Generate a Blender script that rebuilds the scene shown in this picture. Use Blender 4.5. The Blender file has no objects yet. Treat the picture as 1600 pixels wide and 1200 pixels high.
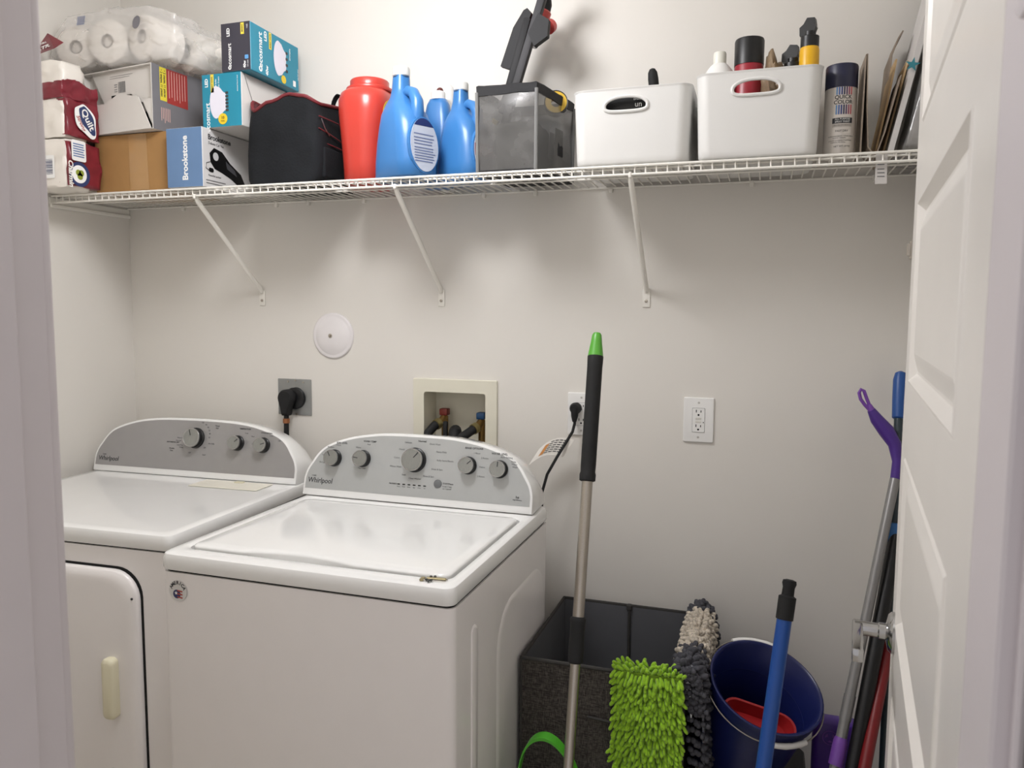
import bpy, bmesh, math, random
from mathutils import Vector, Matrix, noise
random.seed(7)
PI = math.pi
SC = bpy.context.scene
COL = SC.collection

# ------------------------------------------------------------------ camera, light, exposure
CP = Vector((.5476, -2.1968, 1.4559)); YAW, PITCH, ROLL, FPX = .3158, .0929, .0064, 1206.3
fw = Vector((-math.sin(YAW)*math.cos(PITCH), math.cos(YAW)*math.cos(PITCH), -math.sin(PITCH)))
rt = Vector((math.cos(YAW), math.sin(YAW), 0)); up = rt.cross(fw)
r2 = math.cos(ROLL)*rt + math.sin(ROLL)*up; u2 = -math.sin(ROLL)*rt + math.cos(ROLL)*up
cam = bpy.data.cameras.new('camera'); camo = bpy.data.objects.new('camera', cam); COL.objects.link(camo)
cam.sensor_width = 36; cam.lens = FPX*36/1600; cam.clip_start = .02
camo.matrix_world = Matrix(((r2.x, u2.x, -fw.x, CP.x), (r2.y, u2.y, -fw.y, CP.y), (r2.z, u2.z, -fw.z, CP.z), (0, 0, 0, 1)))
cam.dof.use_dof = True; cam.dof.focus_distance = 1.95; cam.dof.aperture_fstop = 9
SC.camera = camo
world = bpy.data.worlds.new('hall_light'); SC.world = world; world.use_nodes = True
world.node_tree.nodes['Background'].inputs[0].default_value = (1, .965, .985, 1)
world.node_tree.nodes['Background'].inputs[1].default_value = .6
LAMP_STRENGTH = 37.5
SC.view_settings.view_transform = 'Standard'; SC.view_settings.look = 'None'
SC.view_settings.gamma = 1; SC.view_settings.use_curve_mapping = False
SC.view_settings.exposure = 0.0

# ------------------------------------------------------------------ helpers
def lin(h):
    h = h.lstrip('#'); c = [int(h[i:i+2], 16)/255 for i in (0, 2, 4)]
    return tuple(x/12.92 if x <= .04045 else ((x+.055)/1.055)**2.4 for x in c)
MATS = {}
def mat(name, hexc, rough=.5, metal=0, var=.04, scale=12, bump=0, bscale=80, alpha=1, coat=0, trans=0, emit=0, spec=None, stretch=None, sheen=0):
    if name in MATS: return MATS[name]
    m = bpy.data.materials.new(name); m.use_nodes = True; nt = m.node_tree; b = nt.nodes['Principled BSDF']
    c = lin(hexc); tc = nt.nodes.new('ShaderNodeTexCoord'); n = nt.nodes.new('ShaderNodeTexNoise')
    n.inputs['Scale'].default_value = scale; n.inputs['Detail'].default_value = 3
    src = tc.outputs['Object']
    if stretch:
        mp = nt.nodes.new('ShaderNodeMapping'); mp.inputs['Scale'].default_value = stretch
        nt.links.new(src, mp.inputs[0]); src = mp.outputs[0]
    nt.links.new(src, n.inputs['Vector'])
    rp = nt.nodes.new('ShaderNodeValToRGB')
    rp.color_ramp.elements[0].position = .3; rp.color_ramp.elements[1].position = .7
    rp.color_ramp.elements[0].color = (*[max(0, x*(1-var)) for x in c], 1); rp.color_ramp.elements[1].color = (*[min(1, x*(1+var)) for x in c], 1)
    nt.links.new(n.outputs['Fac'], rp.inputs[0]); nt.links.new(rp.outputs[0], b.inputs['Base Color'])
    b.inputs['Roughness'].default_value = rough; b.inputs['Metallic'].default_value = metal
    b.inputs['Alpha'].default_value = alpha; b.inputs['Coat Weight'].default_value = coat; b.inputs['Coat Roughness'].default_value = .06
    b.inputs['Transmission Weight'].default_value = trans
    if sheen: b.inputs['Sheen Weight'].default_value = sheen
    if spec is not None: b.inputs['Specular IOR Level'].default_value = spec
    if emit:
        b.inputs['Emission Color'].default_value = (*c, 1); b.inputs['Emission Strength'].default_value = emit
    if bump:
        n2 = nt.nodes.new('ShaderNodeTexNoise'); n2.inputs['Scale'].default_value = bscale; n2.inputs['Detail'].default_value = 4
        bp = nt.nodes.new('ShaderNodeBump'); bp.inputs['Strength'].default_value = bump; bp.inputs['Distance'].default_value = .002
        nt.links.new(src, n2.inputs['Vector']); nt.links.new(n2.outputs['Fac'], bp.inputs['Height']); nt.links.new(bp.outputs[0], b.inputs['Normal'])
    MATS[name] = m; return m
def weave(name, hexa, hexb, s=420):
    if name in MATS: return MATS[name]
    m = mat(name, hexa, .95, spec=.1); nt = m.node_tree; b = nt.nodes['Principled BSDF']
    tc = nt.nodes.new('ShaderNodeTexCoord'); fs = []
    for st in ((s*.12, s*.12, s), (s, s, s*.12)):
        mp = nt.nodes.new('ShaderNodeMapping'); mp.inputs['Scale'].default_value = st; nz = nt.nodes.new('ShaderNodeTexNoise')
        nz.inputs['Scale'].default_value = 1; nz.inputs['Detail'].default_value = 2
        nt.links.new(tc.outputs['Object'], mp.inputs[0]); nt.links.new(mp.outputs[0], nz.inputs['Vector']); fs.append(nz)
    ad = nt.nodes.new('ShaderNodeMath'); ad.operation = 'MULTIPLY'; nt.links.new(fs[0].outputs['Fac'], ad.inputs[0]); nt.links.new(fs[1].outputs['Fac'], ad.inputs[1])
    rp = nt.nodes.new('ShaderNodeValToRGB'); rp.color_ramp.elements[0].position = .17; rp.color_ramp.elements[1].position = .34
    rp.color_ramp.elements[0].color = (*lin(hexa), 1); rp.color_ramp.elements[1].color = (*lin(hexb), 1)
    nt.links.new(ad.outputs[0], rp.inputs[0]); nt.links.new(rp.outputs[0], b.inputs['Base Color'])
    return m

def V(*a): return Vector(a)
def add_box(bm, x0, x1, y0, y1, z0, z1, bev=0, seg=2, M=None):
    t = bmesh.new(); bmesh.ops.create_cube(t, size=1)
    for v in t.verts: v.co = V(x0+(v.co.x+.5)*(x1-x0), y0+(v.co.y+.5)*(y1-y0), z0+(v.co.z+.5)*(z1-z0))
    if bev: bmesh.ops.bevel(t, geom=t.edges[:], offset=bev, segments=seg, profile=.5, affect='EDGES')
    merge(bm, t, M)
def merge(bm, t, M=None):
    if M is not None: bmesh.ops.transform(t, matrix=M, verts=t.verts)
    me = bpy.data.meshes.new('tmp'); t.to_mesh(me); t.free(); bm.from_mesh(me); bpy.data.meshes.remove(me)
def loft(bm, loops, cap0=True, cap1=True, closed=True, M=None):
    L = [[bm.verts.new(M @ Vector(p) if M is not None else Vector(p)) for p in lp] for lp in loops]; n = len(L[0])
    for a, b in zip(L, L[1:]):
        for i in range(n if closed else n-1):
            j = (i+1) % n; bm.faces.new((a[i], a[j], b[j], b[i]))
    if cap0: bm.faces.new(L[0][::-1])
    if cap1: bm.faces.new(L[-1])
    return L
def ring(p, d, r, seg, ref=None):
    d = d.normalized(); a = ref if ref is not None else (V(0, 0, 1) if abs(d.z) < .9 else V(1, 0, 0))
    x = d.cross(a).normalized(); y = d.cross(x).normalized()
    return [p + r*(math.cos(2*PI*i/seg)*x + math.sin(2*PI*i/seg)*y) for i in range(seg)]
def tube(bm, pts, r, seg=10, caps=True, rf=None):
    pts = [Vector(p) for p in pts]; n = len(pts); rs = r if isinstance(r, (list, tuple)) else [r]*n
    d0 = (pts[1]-pts[0]).normalized(); ref = Vector(rf) if rf else (V(0, 0, 1) if abs(d0.z) < .9 else V(1, 0, 0)); loops = []
    for i, p in enumerate(pts):
        d = (pts[min(i+1, n-1)]-pts[max(i-1, 0)]).normalized()
        x = d.cross(ref)
        if x.length < 1e-4: x = d.orthogonal()
        x.normalize(); y = d.cross(x)
        loops.append([p + rs[i]*(math.cos(2*PI*k/seg)*x + math.sin(2*PI*k/seg)*y) for k in range(seg)])
    loft(bm, loops, caps, caps)
def lathe(bm, prof, seg=28, M=None, cap0=True, cap1=True):
    loft(bm, [[V(r*math.cos(2*PI*i/seg), r*math.sin(2*PI*i/seg), z) for i in range(seg)] for r, z in prof], cap0, cap1, True, M)
def prism(bm, poly, z0, z1, M=None):
    loft(bm, [[V(x, y, z0) for x, y in poly], [V(x, y, z1) for x, y in poly]], True, True, True, M)
def rrect(w, h, r, n=5, cx=0, cy=0):
    o = []
    for sx, sy, a0 in ((1, 1, 0), (-1, 1, PI/2), (-1, -1, PI), (1, -1, 1.5*PI)):
        for k in range(n+1):
            a = a0+k*PI/2/n; o.append((cx+sx*(w/2-r)+r*math.cos(a), cy+sy*(h/2-r)+r*math.sin(a)))
    return o
def circ(r, n=28, cx=0, cy=0): return [(cx+r*math.cos(2*PI*i/n), cy+r*math.sin(2*PI*i/n)) for i in range(n)]
def frame(o, ex, ey):
    ex = Vector(ex).normalized(); ey = Vector(ey); ey = (ey-ex*ey.dot(ex)).normalized(); ez = ex.cross(ey); o = Vector(o)
    return Matrix(((ex.x, ey.x, ez.x, o.x), (ex.y, ey.y, ez.y, o.y), (ex.z, ey.z, ez.z, o.z), (0, 0, 0, 1)))
def along(p0, p1):
    p0, p1 = Vector(p0), Vector(p1); d = (p1-p0).normalized(); x = d.orthogonal().normalized(); y = d.cross(x)
    return Matrix(((x.x, y.x, d.x, p0.x), (x.y, y.y, d.y, p0.y), (x.z, y.z, d.z, p0.z), (0, 0, 0, 1)))
BASE = {}
def setp(o, label=None, cat=None, group=None, kind=None):
    if label: o['label'] = label
    if cat: o['category'] = cat
    if group: o['group'] = group
    if kind: o['kind'] = kind
    return o
def thing(name, label, cat, loc=(0, 0, 0), rz=0, group=None):
    o = bpy.data.objects.new(name, None); COL.objects.link(o); o.empty_display_size = .05
    o.location = loc; o.rotation_euler = (0, 0, rz)
    BASE[o] = Matrix.Translation(Vector(loc)) @ Matrix.Rotation(rz, 4, 'Z'); return setp(o, label, cat, group)
def obj(name, bm, m, parent=None, smooth=False, local=False, kind=None, label=None, sharp=35):
    """one mesh object; coordinates are world ones unless local=True (then the parent's own)"""
    bmesh.ops.recalc_face_normals(bm, faces=bm.faces[:])
    me = bpy.data.meshes.new(name); bm.to_mesh(me); bm.free(); me.materials.append(m)
    o = bpy.data.objects.new(name, me); COL.objects.link(o)
    if parent is not None:
        B = BASE[parent]; o.parent = parent
        if not local: me.transform(B.inverted())
        BASE[o] = B
    else:
        xs = [v.co for v in me.vertices]
        b = V((min(p.x for p in xs)+max(p.x for p in xs))/2, (min(p.y for p in xs)+max(p.y for p in xs))/2, min(p.z for p in xs))
        me.transform(Matrix.Translation(-b)); o.location = b; BASE[o] = Matrix.Translation(b)
    if smooth:
        me.polygons.foreach_set('use_smooth', [True]*len(me.polygons))
        try: me.set_sharp_from_angle(angle=math.radians(sharp))
        except Exception: pass
    return setp(o, label, None, None, kind)
def sub(parent):     # sub-parts: the part's own frame equals its thing's frame
    return parent
def struct(name, bm, m, smooth=False): return obj(name, bm, m, None, smooth, kind='structure')
def box(name, x0, x1, y0, y1, z0, z1, m, parent=None, bev=0, seg=2, local=False, smooth=None, label=None):
    bm = bmesh.new(); add_box(bm, x0, x1, y0, y1, z0, z1, bev, seg); return obj(name, bm, m, parent, bool(bev) if smooth is None else smooth, local, label=label)
def text_bm(bm, s, x, y, size, M, rot=0, align='CENTER', ext=.0002, shear=0, wx=1.0, bold=0):
    cu = bpy.data.curves.new('t', 'FONT'); cu.body = s; cu.size = size; cu.align_x = align; cu.align_y = 'CENTER'; cu.shear = shear
    cu.extrude = ext; cu.resolution_u = 3
    if bold: cu.offset = bold*size
    o = bpy.data.objects.new('t', cu); COL.objects.link(o); me = bpy.data.meshes.new_from_object(o)
    me.transform(M @ Matrix.Translation((x, y, ext)) @ Matrix.Rotation(rot, 4, 'Z') @ Matrix.Diagonal((wx, 1, 1, 1)))
    bm.from_mesh(me); bpy.data.objects.remove(o); bpy.data.curves.remove(cu); bpy.data.meshes.remove(me)
def texts(name, items, M, m, parent, local=False, **k):
    if name == 'lettering' and len(items) > 1:      # main words: one part each
        for it in items: texts(name, [it], M, m, parent, local, **k)
        return
    bm = bmesh.new()
    for it in items:
        kw = dict(k); kw.update(it[4] if len(it) > 4 else {}); text_bm(bm, it[0], it[1], it[2], it[3], M, **kw)
    return obj(name, bm, m, parent, False, local)
def decal(name, poly, M, m, parent, z0=0, th=.0004, local=False):
    bm = bmesh.new(); prism(bm, poly, z0, z0+th, M); return obj(name, bm, m, parent, False, local)
def lines_bm(bm, x0, x1, ys, h, M, z=.0004, jag=.15):
    for y in ys:
        e = x1-(x1-x0)*random.random()*jag; prism(bm, [(x0, y), (e, y), (e, y+h), (x0, y+h)], z, z+.0002, M)
def bars_bm(bm, x0, x1, y0, y1, M, z=.0004, vertical=True):
    p = x0 if vertical else y0; e = x1 if vertical else y1
    while p < e:
        w = random.choice((.0008, .0012, .002)); q = min(p+w, e)
        prism(bm, [(p, y0), (q, y0), (q, y1), (p, y1)] if vertical else [(x0, p), (x1, p), (x1, q), (x0, q)], z, z+.0002, M); p = q+random.choice((.001, .0015, .002))

# ------------------------------------------------------------------ materials
WALL = mat('wall_paint', '#e2ded7', .62, var=.012, scale=3, bump=.05, bscale=220)
TRIM = mat('trim_paint', '#d3ccce', .42, var=.012, bump=.03, bscale=90)
DOORM = mat('door_paint', '#e9e5df', .3, var=.01, bump=.03, bscale=160)
CEIL = mat('ceiling_paint', '#ecebe8', .8)
FLOORM = mat('floor_tile', '#cdc4b6', .35, var=.1, scale=6)
GROUT = mat('floor_grout', '#8b8379', .8)
ENAMEL = mat('white_enamel', '#f2f2f0', .12, var=.008, coat=.5)
ENAMELB = mat('white_enamel_satin', '#f4f0ee', .28, var=.008, coat=.2)
PLASW = mat('white_plastic', '#eeedea', .32, var=.01)
CREAM = mat('cream_plastic', '#e6e0c4', .4, var=.02)
GREYP = mat('grey_panel', '#b9bbba', .36, metal=.25, var=.015, scale=30)
GREYD = mat('grey_panel_matt', '#a3a1a0', .4, metal=.25, var=.015, scale=30)
KNOB = mat('brushed_knob', '#a3a5a2', .32, metal=.75, var=.05, scale=60, stretch=(8, 1, 1))
CHROME = mat('chrome', '#bcbcbc', .12, metal=1, var=.01)
STEEL = mat('brushed_steel', '#b5aea4', .28, metal=1, var=.08, scale=30, stretch=(40, 40, 1))
BLACK = mat('black_plastic', '#0e0e10', .4, var=.1)
BLACKR = mat('black_rubber', '#121213', .75, var=.15, bump=.2)
DARK = mat('dark_gap', '#0b0b0c', .9)
INK = mat('print_ink', '#3a3b3d', .6)
INKL = mat('print_grey', '#6c6d6e', .6)
WINK = mat('white_print', '#f4f4f2', .5)
WIRE = mat('white_coated_wire', '#ece9e1', .35, var=.02)
def col(n, h, r=.45, **k): return mat(n, h, r, **k)

# ------------------------------------------------------------------ room shell
XL, XR, YF, YO, ZC = -1.589, .955, -1.608, -1.722, 2.62
HX0, HX1, HZ0, HZ1 = -.456, -.252, 1.0, 1.208
bm = bmesh.new()
HX0, HX1, HZ0, HZ1 = HX0-.004, HX1+.004, HZ0-.004, HZ1+.004
for a in ((XL-.1, HX0, 0, .12, 0, ZC), (HX1, XR+.1, 0, .12, 0, ZC), (HX0, HX1, 0, .12, 0, HZ0), (HX0, HX1, 0, .12, HZ1, ZC), (HX0, HX1, .1, .12, HZ0, HZ1)): add_box(bm, *a)
struct('wall_back', bm, WALL)
bm = bmesh.new(); add_box(bm, XL-.1, XL, YO, 0, 0, ZC); struct('wall_left', bm, WALL)
bm = bmesh.new(); add_box(bm, XR, XR+.1, YO, 0, 0, ZC); struct('wall_right', bm, WALL)
JL, JR, JT = -.133, .687, 2.14
bm = bmesh.new()
for a in ((XL, JL-.018, YO, YF, 0, ZC), (JR+.018, XR, YO, YF, 0, ZC), (JL-.018, JR+.018, YO, YF, JT+.018, ZC)): add_box(bm, *a)
struct('wall_front', bm, WALL)
bm = bmesh.new(); add_box(bm, XL-.1, XR+.1, YO, .12, ZC, ZC+.1); struct('ceiling', bm, CEIL)
bm = bmesh.new(); add_box(bm, XL-.1, XR+.6, -3.2, .12, -.1, -.004); fl = struct('floor', bm, GROUT)
tb = bmesh.new(); add_box(tb, -.2, .2, -.2, .2, -.006, 0, .003, 1); tm = bpy.data.meshes.new('floor_tile'); tb.to_mesh(tm); tb.free(); tm.materials.append(FLOORM)
for i in range(6):
    for j in range(8):
        t = bpy.data.objects.new('tile', tm); COL.objects.link(t); t.parent = fl
        t.matrix_parent_inverse = BASE[fl].inverted(); t.location = (-1.38+.404*i, -3.0+.404*j, 0)
# jamb linings and stops, casings
def jamb(name, x0, x1, sx0, sx1):
    bm = bmesh.new(); add_box(bm, x0, x1, YO, YF+.001, 0, JT, .002, 1); add_box(bm, sx0, sx1, YO+.01, YF-.038, 0, JT, .002, 1)
    return struct(name, bm, TRIM, True)
jamb('trim_1', JL-.018, JL, JL-.002, JL+.009); tr2 = jamb('trim_2', JR, JR+.018, JR-.009, JR+.002)
bm = bmesh.new(); add_box(bm, JL-.018, JR+.018, YO-.012, YF+.001, JT, JT+.018); struct('trim_3', bm, TRIM)
bm = bmesh.new(); add_box(bm, JR+.004, JR+.06, YO-.012, YO, 0, JT+.06, .003, 1); struct('trim_5', bm, mat('casing_hall_shade', '#4b4644', .5), True)  # hall-side casing, the dimness of the hall put into its dark colour
bm = bmesh.new(); add_box(bm, JL-.075, JL-.004, YF, YF+.014, 0, JT+.06, .004, 2); struct('trim_4', bm, TRIM, True)
bm = bmesh.new(); lathe(bm, [(.004, 0), (.013, .001), (.012, .004), (.004, .005)], 20, frame((JR-.009, -1.695, 1.63), (0, 1, 0), (0, 0, 1)) @ Matrix.Rotation(PI, 4, 'X'))
obj('bumper', bm, TRIM, tr2, True)
for n, a in (('baseboard_back', (XL, XR, -.014, 0, 0, .09)), ('baseboard_left', (XL, XL+.014, YF, -.014, 0, .09)), ('baseboard_right', (XR-.014, XR, YF, -.014, 0, .09))):
    bm = bmesh.new(); add_box(bm, *a, .003, 1); struct(n, bm, TRIM)

# ------------------------------------------------------------------ ceiling lamp (out of view, lights the room)
LX, LY, LZT = -.34, -.86, 2.48
cl = thing('ceiling_lamp', 'round white flush ceiling lamp above the washer', 'lamp', (LX, LY, LZT-.18))
bm = bmesh.new(); lathe(bm, [(.07, ZC-.001), (.07, ZC-.02), (.015, ZC-.03), (.015, LZT+.002), (.178, LZT), (.178, LZT-.018)], 48, Matrix.Translation((LX, LY, 0))); obj('base', bm, PLASW, cl, True)
bm = bmesh.new(); lathe(bm, [(.175, LZT-.018), (.178, LZT-.05), (.172, LZT-.09), (.15, LZT-.13), (.105, LZT-.16), (.05, LZT-.173), (.004, LZT-.175)], 48, Matrix.Translation((LX, LY, 0)), True, True)
obj('glass_dome', bm, mat('lamp_glow', '#fdfcfe', .5, emit=LAMP_STRENGTH, var=0), cl, True)

# ------------------------------------------------------------------ door (open into the room on the right)
hinge = V(JR, YF, 0); DA = math.radians(-5.75)
DW, DT, DH = .812, .035, 2.13
door = thing('door_1', None, None, hinge, DA); door['kind'] = 'structure'
# local frame: y along the leaf, visible face at x = 0, leaf goes to +x
RAILS = [(.2, .47), (.585, .855), (.968, 1.238), (1.352, 1.624), (1.738, 2.01)]; S0, S1 = .125, .715
bm = bmesh.new()
add_box(bm, .012, DT, 0, DW, .01, DH)
add_box(bm, 0, .013, 0, S0, .01, DH); add_box(bm, 0, .013, S1, DW, .01, DH)
zs = [.01]+[z for p in RAILS for z in p]+[DH]
for k in range(0, len(zs), 2): add_box(bm, 0, .013, S0-.001, S1+.001, zs[k], zs[k+1])
leaf = obj('leaf', bm, DOORM, door, False, True)
for z0, z1 in RAILS:
    bm = bmesh.new(); y0, y1 = S0, S1
    def lp(i, x): return [(x, y0+i, z0+i), (x, y1-i, z0+i), (x, y1-i, z1-i), (x, y0+i, z1-i)]
    loft(bm, [lp(0, .0125), lp(0, .0005), lp(.004, -.002), lp(.016, .009), (lp(.02, .009)), lp(.044, .002), lp(.048, .0012)], False, True)
    obj('panel', bm, DOORM, door, False, True)
lev = thing('tmp', None, None); bpy.data.objects.remove(lev)
LZ = .945
bm = bmesh.new(); R = frame((0, DW-.062, LZ), (0, 1, 0), (0, 0, 1))
Rm = R @ Matrix.Rotation(PI, 4, 'X')
lathe(bm, [(.033, 0), (.033, .004), (.028, .009), (.014, .012), (.0125, .014)], 32, Rm)
ro = obj('rosette', bm, CHROME, door, True, True)
bm = bmesh.new(); lathe(bm, [(.0135, .012), (.0135, .022), (.0115, .024), (.0115, .058), (.009, .061)], 24, Rm)
add_box(bm, -.062, -.046, DW-.062-.118, DW-.062+.011, LZ-.0105, LZ+.0105, .003, 2)
obj('lever_handle', bm, CHROME, door, True, True)
bm = bmesh.new(); add_box(bm, .006, .028, DW, DW+.0015, LZ-.028, LZ+.028, .001, 1); add_box(bm, .011, .023, DW, DW+.01, LZ-.008, LZ+.008, .001, 1); obj('latch', bm, CHROME, door, True, True)
bm = bmesh.new(); add_box(bm, -.004, .02, DW, DW+.006, 1.545, 1.575, .001, 1); add_box(bm, -.008, -.002, DW-.003, DW+.004, 1.55, 1.57, .001, 1); obj('catch', bm, STEEL, door, True, True)
for z in (.25, 1.07, 1.9):
    bm = bmesh.new(); lathe(bm, [(.006, z-.045), (.006, z+.045)], 12, Matrix.Translation((-.003, -.004, 0))); obj('hinge', bm, STEEL, door, True, True)

# ------------------------------------------------------------------ washer and dryer
def console(root, x0, x1, y0, z0, ybk, tilt, prof, gm, local=True, hgt=1.0):
    """white housing with an arched face; returns the frame of its face (x along, y up the slope, z out)"""
    W = x1-x0; half = [(i, h*hgt) for i, h in prof]
    pts = [(i, h) for i, h in half]; n = len(pts)
    out = pts + [(W-i, h) for i, h in pts[::-1]]
    # smooth by Catmull-Rom
    def cr(P):
        o = []
        for k in range(len(P)-1):
            a, b, c, d = P[max(k-1, 0)], P[k], P[k+1], P[min(k+2, len(P)-1)]
            for t in (0, .25, .5, .75):
                o.append(tuple(.5*(2*b[j]+(c[j]-a[j])*t+(2*a[j]-5*b[j]+4*c[j]-d[j])*t*t+(-a[j]+3*b[j]-3*c[j]+d[j])*t**3) for j in (0, 1)))
        o.append(P[-1]); return o
    out = cr(out)
    st, ct = math.sin(tilt), math.cos(tilt)
    F = frame((x0, y0, z0), (1, 0, 0), (0, st, ct))
    def shrink(d, base):
        o = []
        for k, (x, h) in enumerate(out):
            a = out[max(k-1, 0)]; b = out[min(k+1, len(out)-1)]; tx, th = b[0]-a[0], b[1]-a[1]; l = math.hypot(tx, th) or 1
            o.append((x+th/l*d, max(base, h-tx/l*d) if h-tx/l*d > base else base))
        return o
    def face(P, off): return [F @ V(x, h, off) for x, h in P]
    bm = bmesh.new()
    back = [V(x0+x*.985+W*.0075, ybk, z0+max(0, h*ct-.034)) for x, h in out]
    mid = [V(x0+x*.995+W*.0025, y0+h*st+(ybk-y0-h*st)*.55, z0+max(0, h*ct-.007)) for x, h in out]
    loft(bm, [back, mid, face(out, -.006), face(shrink(.0015, .0006), -.001), face(shrink(.004, .002), 0)], True, True)
    obj('console_housing', bm, ENAMEL, root, True, local, sharp=50)
    bm = bmesh.new(); P = shrink(.0078, .0195); loft(bm, [face(P, -.001), face(P, .0006)], True, True)
    obj('control_panel', bm, gm, root, False, local)
    return F
def knob(root, F, x, h, r, ang, depth=.022):
    bm = bmesh.new(); M = F @ Matrix.Translation((x, h, .0008))
    lathe(bm, [(r*1.1, 0), (r*1.08, .004), (r*.97, .006), (r*.95, depth-.004)], 32, M); k = obj('knob', bm, BLACK, root, True, True)
    bm = bmesh.new(); lathe(bm, [(r*.95, depth-.004), (r, depth-.003), (r, depth-.0005), (r*.97, depth+.0005), (r*.9, depth+.0008), (r*.88, depth+.0001)], 36, M); obj('knob_face', bm, KNOB, k, True, True)
    bm = bmesh.new(); lathe(bm, [(r*.985, depth-.0001), (r*.985, depth+.0011), (r*.9, depth+.0011), (r*.9, depth)], 36, M, False, False); obj('knob_ring', bm, CHROME, k, True, True)
    bm = bmesh.new(); add_box(bm, -.001, .001, r*.25, r*.88, depth, depth+.0012, 0, 1, M @ Matrix.Rotation(ang, 4, 'Z')); obj('pointer', bm, INK, k, False, True)
PROF = [(0, 0), (0, .022), (.001, .05), (.008, .074), (.021, .0955), (.042, .1255), (.072, .148), (.132, .170), (.2, .183), (.27, .189)]
def sticker(root, x, y, z, r):
    """round badge with a flag and lettering on a front face"""
    M = frame((x, y, z), (1, 0, 0), (0, 0, 1))
    s = decal('badge', circ(r, 32), M, col('badge_white', '#d9d7d4'), root, 0, .0005, True)
    bm = bmesh.new()
    for k, ch in enumerate('AMERICA'):
        a = math.radians(66-22*k); text_bm(bm, ch, -r*.78*math.sin(a), r*.78*math.cos(a), r*.46, M @ Matrix.Translation((0, 0, .0006)), rot=a, bold=.02)
    obj('lettering', bm, INK, s, False, True)
    decal('flag_blue', circ(r*.42, 20, -r*.12, -r*.3), M, col('flag_blue', '#28305e'), s, .0006, .0002, True)
    bm = bmesh.new()
    for k in range(3): prism(bm, [(-r*.05, r*(.12-.3*k)), (r*.55, r*(.05-.3*k)), (r*.5, r*(-.08-.3*k)), (-r*.05, -r*(.02+.3*k))], .0009, .0011, M)
    obj('flag_red', bm, col('flag_red', '#a8473f'), s, False, True)
    star = [(r*(-.18+(.2 if k % 2 == 0 else .08)*math.sin(k*PI/5)), r*(-.2+(.2 if k % 2 == 0 else .08)*math.cos(k*PI/5))) for k in range(10)]
    decal('star', star, M, WINK, s, .0012, .0002, True)

# --- washer : local origin at its front left foot
WW, WD, WZ = .695, .682, .93
wa = thing('washing_machine', 'white top-loading washer with grey control panel and five knobs, beside the hamper', 'washer', (-.695, -.873, 0))
bm = bmesh.new(); loft(bm, [[V(x, y, z) for x, y in rrect(WW-.003, WD-.01, .018, 5, WW/2, WD/2)] for z in (.035, WZ-.044)]); obj('cabinet', bm, ENAMELB, wa, True, True)
bm = bmesh.new(); loft(bm, [[V(x, y, z) for x, y in rrect(WW-.012, WD-.02, .016, 5, WW/2, WD/2)] for z in (WZ-.046, WZ-.036)]); obj('seam', bm, DARK, wa, True, True)
def rl(w, d, r, z, cx=WW/2, cy=WD/2): return [V(x, y, z) for x, y in rrect(w, d, r, 6, cx, cy)]
LXc, LYc, LW, LD = .3525, .2815, .622, .462
bm = bmesh.new()
O = [rl(WW-.004, WD-.004, .02, WZ-.038), rl(WW, WD, .022, WZ-.034), rl(WW, WD, .022, WZ-.012), rl(WW-.006, WD-.006, .022, WZ-.004), rl(WW-.02, WD-.02, .022, WZ),
     rl(LW+.03, LD+.03, .03, WZ+.001, LXc, LYc), rl(LW+.012, LD+.012, .024, WZ-.002, LXc, LYc), rl(LW+.009, LD+.009, .022, WZ-.03, LXc, LYc)]
loft(bm, O, True, True); obj('top_panel', bm, ENAMEL, wa, True, True)
bm = bmesh.new()
def lidloop(ins, z, sc=0):
    o = []
    for x, y in rrect(LW-2*ins, LD-2*ins, .02, 6, LXc, LYc):
        if y < LYc-LD/2+ins+.004:
            t = (x-LXc)/.16
            if abs(t) < 1: y += sc*(math.cos(t*PI/2)**.7)
        o.append(V(x, y, z))
    return o
def dens(P):       # more points along the long sides so that the scoop can bend
    return P
bm = bmesh.new()
base = rrect(LW, LD, .02, 6, LXc, LYc); dense = []
for k in range(len(base)):
    a, b = base[k], base[(k+1) % len(base)]; n = 24 if math.hypot(a[0]-b[0], a[1]-b[1]) > .1 else 1
    for q in range(n): dense.append((a[0]+(b[0]-a[0])*q/n, a[1]+(b[1]-a[1])*q/n))
def lidl(ins, z, sc):
    o = []
    for x, y in dense:
        px = LXc+(x-LXc)*(1-2*ins/LW); py = LYc+(y-LYc)*(1-2*ins/LD)
        t = (x-.31)/.13
        if y < LYc-LD/2+.002 and abs(t) < 1: py += sc*math.cos(t*PI/2)**.8
        o.append(V(px, py, z))
    return o
loft(bm, [lidl(.004, WZ-.028, .018), lidl(0, WZ+.0, .02), lidl(.001, WZ+.003, .021), lidl(.005, WZ+.0055, .021), lidl(.03, WZ+.0062, .004)], True, True); obj('lid', bm, ENAMEL, wa, True, True, sharp=60)
for sx in (.05, WW-.05):
    for sy in (.05, WD-.05):
        bm = bmesh.new(); lathe(bm, [(.024, 0), (.024, .014), (.01, .016), (.01, .036)], 16, Matrix.Translation((sx, sy, 0))); obj('foot', bm, BLACKR, wa, True, True)
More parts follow.
